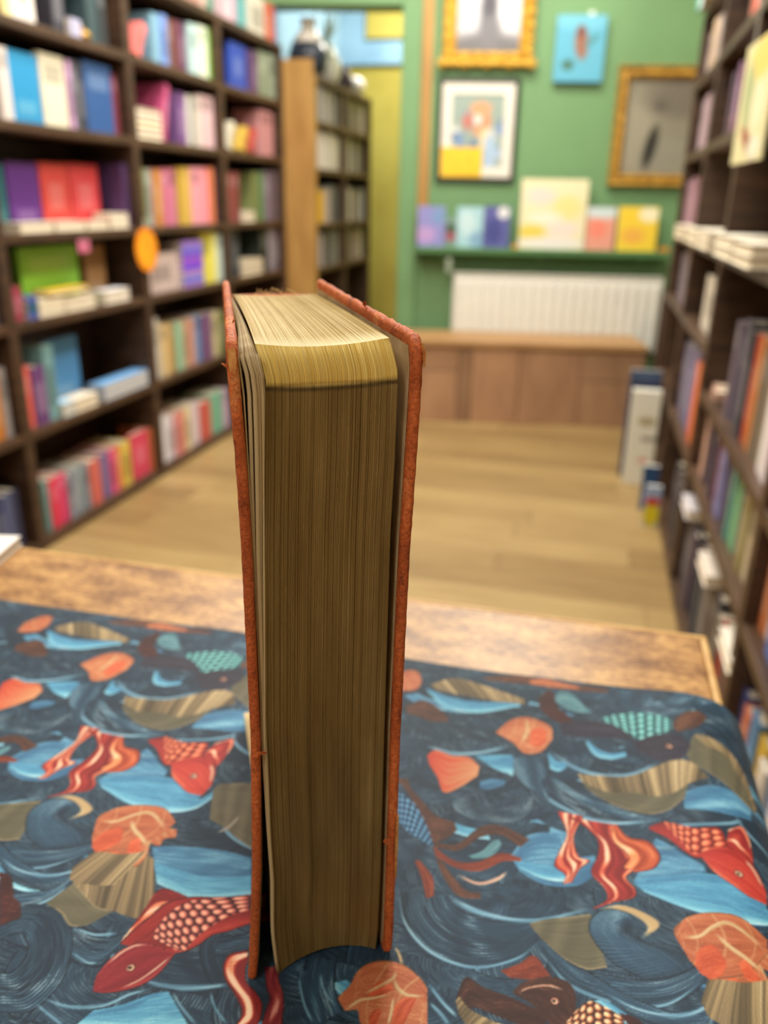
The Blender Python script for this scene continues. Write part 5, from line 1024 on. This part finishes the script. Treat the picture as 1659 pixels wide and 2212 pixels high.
def board_mesh(name, left):
    rg = np.random.RandomState(3 if left else 9)
    th = 3.0
    wr = np.concatenate([[0, .25, .6, 1.0], np.linspace(1.6, HT - 1.6, 130), [HT - 1.0, HT - .6, HT - .25, HT]])
    vs, fs = [], []
    nv = 46
    for w_ in wr:
        d = min(w_, HT - w_); half = th / 2
        if d < half: half = math.sqrt(max(.02, (th / 2) ** 2 - (th / 2 - d) ** 2))
        top = HT - w_ < w_
        rc = 7.5 if top else 4.0
        vmin = 0.0 if d >= rc else rc - math.sqrt(max(0, rc ** 2 - (rc - d) ** 2))
        f = np.interp(w_, W_OUT, L_OUT) + th / 2 if left else np.interp(w_, W_R, R_OUT) - th / 2
        bk_ = back_l(w_) + th / 2 if left else back_r(w_) - th / 2
        tt = np.linspace(1, 0, nv) ** 1.6
        def cu(v): return lean_l(v, w_) + th / 2 if left else f + (bk_ - f) * v / DV
        sg = -1 if left else 1
        ring = []
        for t in tt: v = vmin + half + (DV - vmin - half) * t; ring.append((cu(v) + sg * half, v))
        for k in range(1, 7):
            a_ = math.pi * k / 7; ring.append((cu(vmin + half) + sg * half * math.cos(a_), vmin + half - half * math.sin(a_)))
        for t in tt[::-1]: v = vmin + half + (DV - vmin - half) * t; ring.append((cu(v) - sg * half, v))
        amp = .16 + .4 * math.exp(-((HT - w_) / 9.0) ** 2)
        for (u, v) in ring:
            near = math.exp(-(v / 5.0) ** 2) * .8 + .2
            q1 = mnoise.noise_vector(Vector((3.1, v * .45, w_ * .45 + (50 if left else 0)))); q2 = mnoise.noise_vector(Vector((u * .3, v * 1.1, w_ * 1.1 + 9)))
            k1 = amp * near * .9 * half / (th / 2); fl = min(1.0, w_ / 2)
            vs.append((u + (q1.x + .4 * q2.x) * k1, v + (q1.y + .4 * q2.y) * k1 * 1.2, w_ + (mnoise.noise(Vector((7.7, v * .33, 4 if left else 1))) + .5 * mnoise.noise(Vector((2.7, v * 1.1, 4 if left else 1)))) * .6 * math.exp(-((HT - w_) / 14.0) ** 2)))
    n = len(ring)
    for j in range(len(wr) - 1):
        for i in range(n):
            a_, b_ = j * n + i, j * n + (i + 1) % n
            q = (a_, b_, b_ + n, a_ + n); fs.append(q if not left else q[::-1])
    k = (len(wr) - 1) * n
    for base, flip in ((0, True), (k, False)):
        for i in range(n // 2 - 1):
            q = (base + i, base + i + 1, base + n - 2 - i, base + n - 1 - i); q = q if (flip ^ left) else q[::-1]; fs.append(q)
    V = np.array(vs); V[:, 2] = np.clip(V[:, 2], 0, None)
    me_ = mesh_of(name, mm(V), fs, True); bm = bmesh.new(); bm.from_mesh(me_); bmesh.ops.recalc_face_normals(bm, faces=bm.faces); bm.to_mesh(me_); bm.free(); return me_
fb = link('front_board', board_mesh('front_board', True), MT['leather'], HB)
bb = link('back_board', board_mesh('back_board', False), MT['leather'], HB)
# spine: a rounded leather strip joining both boards, slightly open at the head
vs, fs = [], []
wr = np.linspace(0, 215.0, 40); NA = 18
for w_ in wr:
    a0, a1 = back_l(w_) + .2, back_r(w_) - .2; c = (a0 + a1) / 2; hw = (a1 - a0) / 2
    for rr_ in (0, 2.2):
        for k in range(NA):
            a_ = math.pi * k / (NA - 1); vs.append((c - (hw - rr_) * math.cos(a_), DV - 1.5 + (9 - rr_) * math.sin(a_), w_))
n = 2 * NA
for j in range(len(wr) - 1):
    for k in range(NA - 1):
        a_ = j * n + k; fs.append((a_ + 1, a_, a_ + n, a_ + n + 1)); c = a_ + NA; fs.append((c, c + 1, c + 1 + n, c + n))
for k in range(NA - 1):
    a_ = (len(wr) - 1) * n + k; fs.append((a_, a_ + NA, a_ + NA + 1, a_ + 1)); fs.append((k, k + 1, k + NA + 1, k + NA))
link('spine', mesh_of('spine', mm(vs), fs, True), MT['leather'], HB)
# pastedowns on the inside of the boards
def pastedown(name, left, parent):
    vs, fs = [], []; ws = np.linspace(3.2, HT - 3.4, 40); vv = np.linspace(3.2, DV - 1, 24)
    for w_ in ws:
        f = np.interp(w_, W_OUT, L_OUT) + 2.85 if left else np.interp(w_, W_R, R_OUT) - 3.12
        bk_ = back_l(w_) + 3.12 if left else back_r(w_) - 3.12
        d = HT - w_; ins = 0 if d > 11 else 11 - math.sqrt(max(0, 121 - (11 - d) ** 2))
        for v in vv: v2 = max(v, 3.0 + ins * .8); vs.append((lean_l(v2, w_) + 3.12 if left else f + (bk_ - f) * v2 / DV, v2, w_))
    nvv = len(vv)
    for j in range(len(ws) - 1):
        for i in range(nvv - 1):
            a_ = j * nvv + i; q = (a_, a_ + 1, a_ + nvv + 1, a_ + nvv); fs.append(q if left else q[::-1])
    return link(name, mesh_of(name, mm(vs), fs, True), MT['pastedown'], parent)
pastedown('front_pastedown', True, fb); pastedown('back_pastedown', False, bb)

# text block
W_BL = np.array([0, 3, 19.8, 42.4, 63.9, 98.7, 160.9, 195, 210.3, 215, 219]); U_BL = np.array([10.0, 9.6, 8.6, 9.3, 8.8, 8.7, 10.6, 12.0, 12.5, 11.6, 10.4])
W_BR = np.array([0, 10, 38, 91.5, 165, 187, 208, 212, 219.6]); U_BR = np.array([45.2, 46.0, 46.6, 46.8, 47.4, 48.2, 48.5, 48.3, 46.9])
rg = np.random.RandomState(21)
NL = 150
cuts = np.cumsum(rg.uniform(.5, 1.5, NL)); cuts = np.concatenate([[0], cuts / cuts[-1]])
ss, gg, lid = [], [], []
for i in range(NL):
    a_, c = cuts[i], cuts[i + 1]; dd = c - a_; off = rg.normal(0, .07) + (.28 if rg.rand() < .06 else 0) - (.16 if rg.rand() < .05 else 0)
    for q, e in ((.02, .16), (.16, 0), (.5, -.05), (.86, 0)):
        ss.append(a_ + dd * q); gg.append(off + e); lid.append(i)
ss.append(1.0); gg.append(.15); lid.append(NL - 1)
ss, gg = np.array(ss), np.array(gg)
def block_top(s): return 219.3 - 1.9 * 4 * s * (1 - s) + .5 * s
def block_bot(s): return .15 + 1.7 * np.sin(np.pi * np.clip(s, 0, 1)) ** .8 + .5 * s
def vfront(s, w_):
    base = 2.0 + 1.6 * s + 4.3 * (4 * s * (1 - s)) ** .9
    band = np.clip((w_ - 208.3) / 11.0, 0, 1); return base + 4.2 * band ** 2.4 + .22 * np.exp(-((w_ - 208.0) / .55) ** 2)
wrow = np.concatenate([np.linspace(0, .93, 46), np.linspace(.935, .96, 12), np.linspace(.965, 1, 14)])
wav = np.random.RandomState(4)
vs, uv = [], []
for q in wrow:
    w_ = block_bot(ss) + (block_top(ss) - block_bot(ss)) * q
    ul = np.interp(w_, W_BL, U_BL); ur = np.interp(w_, W_BR, U_BR)
    u = ul + (ur - ul) * ss; lw = .05 * np.sin(q * 5 + np.array(lid) * 1.7) * np.sin(np.array(lid) * .61)
    v = vfront(ss, w_) + gg + lw * .6
    for i in range(len(ss)): vs.append((u[i] + lw[i] * .6, v[i], w_[i])); uv.append((ss[i], q))
n = len(ss); fs = []; mi = []
for j in range(len(wrow) - 1):
    for i in range(n - 1): a_ = j * n + i; fs.append((a_, a_ + 1, a_ + n + 1, a_ + n)); mi.append(0)
# top face, from the fore-edge back to the spine
base = len(vs); trow = np.linspace(0, 1, 30) ** 1.3
ulf = np.interp(block_top(ss), W_BL, U_BL); urf = np.interp(block_top(ss), W_BR, U_BR); uf = ulf + (urf - ulf) * ss
ub = 16.0 + (51.8 - 16.0) * ss; vf = vfront(ss, block_top(ss)) + gg
for t in trow:
    e = t + .12 * math.sin(math.pi * t)
    u = uf + (ub - uf) * e; v = vf + (DV + 1.0 - vf) * t
    w_ = block_top(ss) + (215.4 - .8 * np.sin(np.pi * ss) - block_top(ss)) * t + gg * .6 * min(1, 8 * t)
    for i in range(n): vs.append((u[i], v[i], w_[i])); uv.append((ss[i], t))
for j in range(len(trow) - 1):
    for i in range(n - 1): a_ = base + j * n + i; fs.append((a_, a_ + 1, a_ + n + 1, a_ + n)); mi.append(1)
# outer leaves of the block (sides), underside
def side(s_end, flip):
    b0 = len(vs); k = 0 if s_end == 0 else n - 1
    for q in wrow[::4]:
        w_ = block_bot(s_end) + (block_top(s_end) - block_bot(s_end)) * q
        u0 = np.interp(w_, W_BL, U_BL) if s_end == 0 else np.interp(w_, W_BR, U_BR); v0 = float(vfront(s_end, w_)) + gg[k]
        ubk = max(back_l(w_) + 3.6, 15.6 - 3.0 * (1 - w_ / 222)) if s_end == 0 else 51.8 - 3.0 * (1 - w_ / 222)
        for t in np.linspace(0, 1, 12): vs.append((u0 + (ubk - u0) * t, v0 + (DV + 1 - v0) * t, w_ - 3.6 * t * q)); uv.append((t, q))
    m_ = len(wrow[::4])
    for j in range(m_ - 1):
        for i in range(11):
            a_ = b0 + j * 12 + i; q4 = (a_, a_ + 12, a_ + 13, a_ + 1); fs.append(q4[::-1] if flip else q4); mi.append(1)
side(0.0, False); side(1.0, True)
b0 = len(vs)
for t in (0, .5, 1):
    for i in range(0, n, 6):
        s_ = ss[i]; w_ = float(block_bot(s_)); u0 = np.interp(w_, W_BL, U_BL) * (1 - s_) + np.interp(w_, W_BR, U_BR) * s_; v0 = float(vfront(s_, w_))
        vs.append((u0 * (1 - t) + (11.6 + 37 * s_) * t, v0 + (DV + 1 - v0) * t, w_ + (2.5 - w_) * t)); uv.append((s_, t))
mcol = len(range(0, n, 6))
for j in range(2):
    for i in range(mcol - 1): a_ = b0 + j * mcol + i; fs.append((a_, a_ + mcol, a_ + mcol + 1, a_ + 1)); mi.append(1)
tbm = mesh_of('text_block', mm(vs), fs)
tbm.polygons.foreach_set('material_index', mi)
ul_ = tbm.uv_layers.new(name='leaf_uv'); li = np.zeros(len(tbm.loops), np.int32); tbm.loops.foreach_get('vertex_index', li)
ul_.data.foreach_set('uv', np.array(uv, np.float32)[li].ravel())
# gilt fore-edge: per-leaf streaks, a brighter gold band painting in the gleam at the head, specks of worn gilding
m, nt, b = new_mat('gilt_fore_edge')
un = nt.nodes.new('ShaderNodeUVMap'); un.uv_map = 'leaf_uv'
def uvnoise(sx, sy, det=3.0, w_=0.0):
    mp = nt.nodes.new('ShaderNodeMapping'); mp.inputs['Scale'].default_value = (sx, sy, 1); mp.inputs['Location'].default_value = (w_, w_ * .7, 0)
    t = nt.nodes.new('ShaderNodeTexNoise'); t.inputs['Scale'].default_value = 1; t.inputs['Detail'].default_value = det; t.inputs['Roughness'].default_value = .6
    nt.links.new(un.outputs['UV'], mp.inputs['Vector']); nt.links.new(mp.outputs['Vector'], t.inputs['Vector']); return t
ta, tb_, tc = uvnoise(160, .07, 4), uvnoise(6, 3.5, 4, 3.1), uvnoise(240, 30, 2, 9.0)
s1 = nt.nodes.new('ShaderNodeMath'); s1.operation = 'MULTIPLY_ADD'; s1.inputs[1].default_value = .30; nt.links.new(tb_.outputs['Fac'], s1.inputs[0])
s0 = nt.nodes.new('ShaderNodeMath'); s0.operation = 'MULTIPLY'; s0.inputs[1].default_value = .72; nt.links.new(ta.outputs['Fac'], s0.inputs[0]); nt.links.new(s0.outputs[0], s1.inputs[2])
gr = ramp(nt, s1.outputs[0], [(.36, (90, 72, 40)), (.46, (138, 112, 64)), (.58, (160, 136, 84)), (.66, (212, 188, 136))])
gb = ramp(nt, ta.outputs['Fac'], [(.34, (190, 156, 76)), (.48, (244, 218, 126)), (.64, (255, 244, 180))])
sp = nt.nodes.new('ShaderNodeSeparateXYZ'); nt.links.new(un.outputs['UV'], sp.inputs[0])
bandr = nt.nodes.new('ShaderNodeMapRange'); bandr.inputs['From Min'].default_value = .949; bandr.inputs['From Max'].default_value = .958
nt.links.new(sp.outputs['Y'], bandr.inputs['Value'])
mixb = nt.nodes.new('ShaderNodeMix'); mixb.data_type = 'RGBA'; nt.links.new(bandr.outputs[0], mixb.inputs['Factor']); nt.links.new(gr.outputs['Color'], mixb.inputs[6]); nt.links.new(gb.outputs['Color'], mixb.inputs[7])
# dark line along the groove where the band ends
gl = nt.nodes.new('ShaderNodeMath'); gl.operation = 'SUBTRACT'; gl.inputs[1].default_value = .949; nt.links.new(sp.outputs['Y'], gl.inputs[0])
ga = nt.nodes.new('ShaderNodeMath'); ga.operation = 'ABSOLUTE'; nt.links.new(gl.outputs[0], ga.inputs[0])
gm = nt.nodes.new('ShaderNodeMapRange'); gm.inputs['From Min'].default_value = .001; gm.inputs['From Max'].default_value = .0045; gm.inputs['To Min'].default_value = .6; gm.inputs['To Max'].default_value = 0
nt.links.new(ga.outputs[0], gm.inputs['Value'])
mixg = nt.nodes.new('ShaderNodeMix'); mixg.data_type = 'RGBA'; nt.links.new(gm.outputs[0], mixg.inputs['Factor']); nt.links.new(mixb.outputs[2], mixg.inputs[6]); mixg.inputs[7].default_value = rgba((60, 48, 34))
spk = nt.nodes.new('ShaderNodeMapRange'); spk.inputs['From Min'].default_value = .70; spk.inputs['From Max'].default_value = .78; nt.links.new(tc.outputs['Fac'], spk.inputs['Value'])
mixs = nt.nodes.new('ShaderNodeMix'); mixs.data_type = 'RGBA'; nt.links.new(spk.outputs[0], mixs.inputs['Factor']); nt.links.new(mixg.outputs[2], mixs.inputs[6]); mixs.inputs[7].default_value = rgba((214, 190, 140))
nt.links.new(mixs.outputs[2], b.inputs['Base Color']); b.inputs['Roughness'].default_value = .42
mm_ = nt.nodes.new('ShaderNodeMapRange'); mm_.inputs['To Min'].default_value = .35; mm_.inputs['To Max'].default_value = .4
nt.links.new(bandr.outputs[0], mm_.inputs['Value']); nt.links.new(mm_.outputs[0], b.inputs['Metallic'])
bump(nt, b, ta.outputs['Fac'], .25, .0003)
MT['gilt'] = m
m, nt, b = new_mat('gilt_head_edge')
un = nt.nodes.new('ShaderNodeUVMap'); un.uv_map = 'leaf_uv'
ta, tb_ = uvnoise(130, .10, 4), uvnoise(5, 4, 4, 5)
s1 = nt.nodes.new('ShaderNodeMath'); s1.operation = 'MULTIPLY_ADD'; s1.inputs[1].default_value = .3; nt.links.new(tb_.outputs['Fac'], s1.inputs[0])
s0 = nt.nodes.new('ShaderNodeMath'); s0.operation = 'MULTIPLY'; s0.inputs[1].default_value = .7; nt.links.new(ta.outputs['Fac'], s0.inputs[0]); nt.links.new(s0.outputs[0], s1.inputs[2])
gr = ramp(nt, s1.outputs[0], [(.30, (150, 126, 76)), (.42, (190, 168, 110)), (.6, (212, 194, 140))])
nt.links.new(gr.outputs['Color'], b.inputs['Base Color']); b.inputs['Roughness'].default_value = .55; b.inputs['Metallic'].default_value = .1
bump(nt, b, ta.outputs['Fac'], .2, .0003)
MT['head'] = m
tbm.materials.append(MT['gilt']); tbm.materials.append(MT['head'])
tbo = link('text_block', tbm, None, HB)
# loose first leaves fanned out beside the front board
for k, (gap, wlow, jit) in enumerate([(5.7, 95, .1), (4.3, 60, .3), (2.9, 80, 0), (1.8, 40, .2), (1.0, 110, .1), (.5, 30, .25), (.2, 60, .1)]):
    vs, fs = [], []; ws = np.linspace(1.0 + .3 * k, 217.6 - .25 * abs(k - 3), 44); tt = np.linspace(0, 1, 10)
    for w_ in ws:
        ul = np.interp(w_, W_BL, U_BL); lim = np.interp(w_, W_OUT, L_OUT) + 3.3
        u0 = max(lim, ul - .05 * (7 - k) - gap * np.clip((w_ - wlow) / (212 - wlow), 0, 1) ** 1.3 + .15 * math.sin(w_ * .06 + k))
        v0 = 1.9 + .25 * math.sin(k * 2.2) + .2 * math.sin(w_ * .05 + k)
        ubk = max(back_l(w_) + 3.4, 15.2 - 3.0 * (1 - w_ / 222)) - .04 * (7 - k)
        for t in tt: vs.append((u0 + (ubk - u0) * (t + .15 * math.sin(math.pi * t)), v0 + (DV - v0) * t, w_ - 3.2 * t * (w_ / 219)))
    for j in range(len(ws) - 1):
        for i in range(9): a_ = j * 10 + i; fs.append((a_, a_ + 1, a_ + 11, a_ + 10))
    o = link('loose_leaf', mesh_of('loose_leaf', mm(vs), fs, True), MT['leaf'], HB)
    sd = o.modifiers.new('thickness', 'SOLIDIFY'); sd.thickness = [.0004, .0010, .0011, .0009, .0006, .0005, .0003][k]; sd.offset = 0
# scuffs, torn leather flakes and frayed headband threads
def flake(name, pts, mat, th=.0004):
    P_ = [Vector(mm(p)) for p in pts]; n_ = len(P_); nrm = (P_[1] - P_[0]).cross(P_[2] - P_[0]).normalized() * th
    vs = [tuple(p) for p in P_] + [tuple(p + nrm) for p in P_]
    fs = [tuple(range(n_))[::-1], tuple(range(n_, 2 * n_))] + [(k, (k + 1) % n_, n_ + (k + 1) % n_, n_ + k) for k in range(n_)]
    return link(name, mesh_of(name, vs, fs), mat, HB)
flake('leather_flake', [(4.6, -.2, 93), (6.8, -.5, 95.6), (8.6, -.9, 96.0), (8.4, -1.2, 96.8), (6.4, -.6, 96.8), (4.8, -.1, 96.4)], MT['leather'])
flake('leather_flake', [(49.6, -.3, 49), (47.6, -.8, 52.6), (46.0, -1.1, 54.4), (46.4, -1.0, 55.2), (48.4, -.6, 54.4), (49.8, -.2, 53)], MT['leather'])
flake('leather_flake', [(6.6, 30, 221.3), (7.3, 31, 221.8), (7.6, 32, 222.1), (7.2, 31, 222.0)], MT['leather'])
flake('leather_flake', [(52.5, 62, 221.2), (51.4, 61, 222.4), (50.8, 58, 223.4), (51.8, 60, 223.2), (53, 63, 222.0)], MT['leather'])
flake('leather_flake', [(2.6, .6, 214.2), (1.8, .4, 214.8), (1.3, .2, 215.4), (1.9, .4, 215.3), (2.6, .5, 214.9)], MT['leather'])
flake('scuffed_corner', [(3.0, 1.0, 219.0), (4.9, .8, 219.4), (5.1, .2, 216.4), (4.6, -.25, 212.6), (3.2, -.25, 213.2), (2.9, .2, 216.5)], MT['bare_leather'], .0003)
flake('scuffed_corner', [(54.7, 1.2, 219.2), (55.1, .6, 217.0), (55.0, .3, 213.4), (54.5, -.1, 213.0), (54.2, .1, 216.6), (54.0, .8, 219.3)], MT['bare_leather'], .0003)
flake('scuffed_edge', [(51.4, .1, 64), (50.6, -.25, 63), (50.4, -.3, 50), (50.6, -.25, 37), (51.2, 0, 36), (51.5, .2, 50)], MT['bare_leather'], .0002)
fr = random.Random(8)
for k in range(7):
    x0 = 26 + k * 2.1 + fr.uniform(-.6, .6); pts = [(x0 + i * fr.uniform(.3, 1.3), DV + 3 + fr.uniform(-2, 2), 215.4 + 2.0 * math.sin(i * .8 + k) ** 2 + i * .1) for i in range(5)]
    vs, fs = [], []
    for (x, y, z) in pts:
        for a_ in range(4): vs.append((x, y + .22 * math.cos(a_ * 1.571), z + .22 * math.sin(a_ * 1.571)))
    for i in range(4):
        for a_ in range(4): fs.append((i * 4 + a_, i * 4 + (a_ + 1) % 4, i * 4 + 4 + (a_ + 1) % 4, i * 4 + 4 + a_))
    link('frayed_thread', mesh_of('frayed_thread', mm(vs), fs), MT['leaf'], HB)
link('headband', mesh_of('headband', mm([(18, DV + .6, 212), (51, DV + .6, 212), (51, DV + 3.5, 212), (18, DV + 3.5, 212), (18, DV + .6, 214.6), (50, DV + .6, 214.6), (50, DV + 3, 214.9), (18, DV + 3, 214.9)]), [(3, 2, 1, 0), (4, 5, 6, 7), (0, 1, 5, 4), (1, 2, 6, 5), (2, 3, 7, 6), (3, 0, 4, 7)]), MT['bare_leather'], HB)
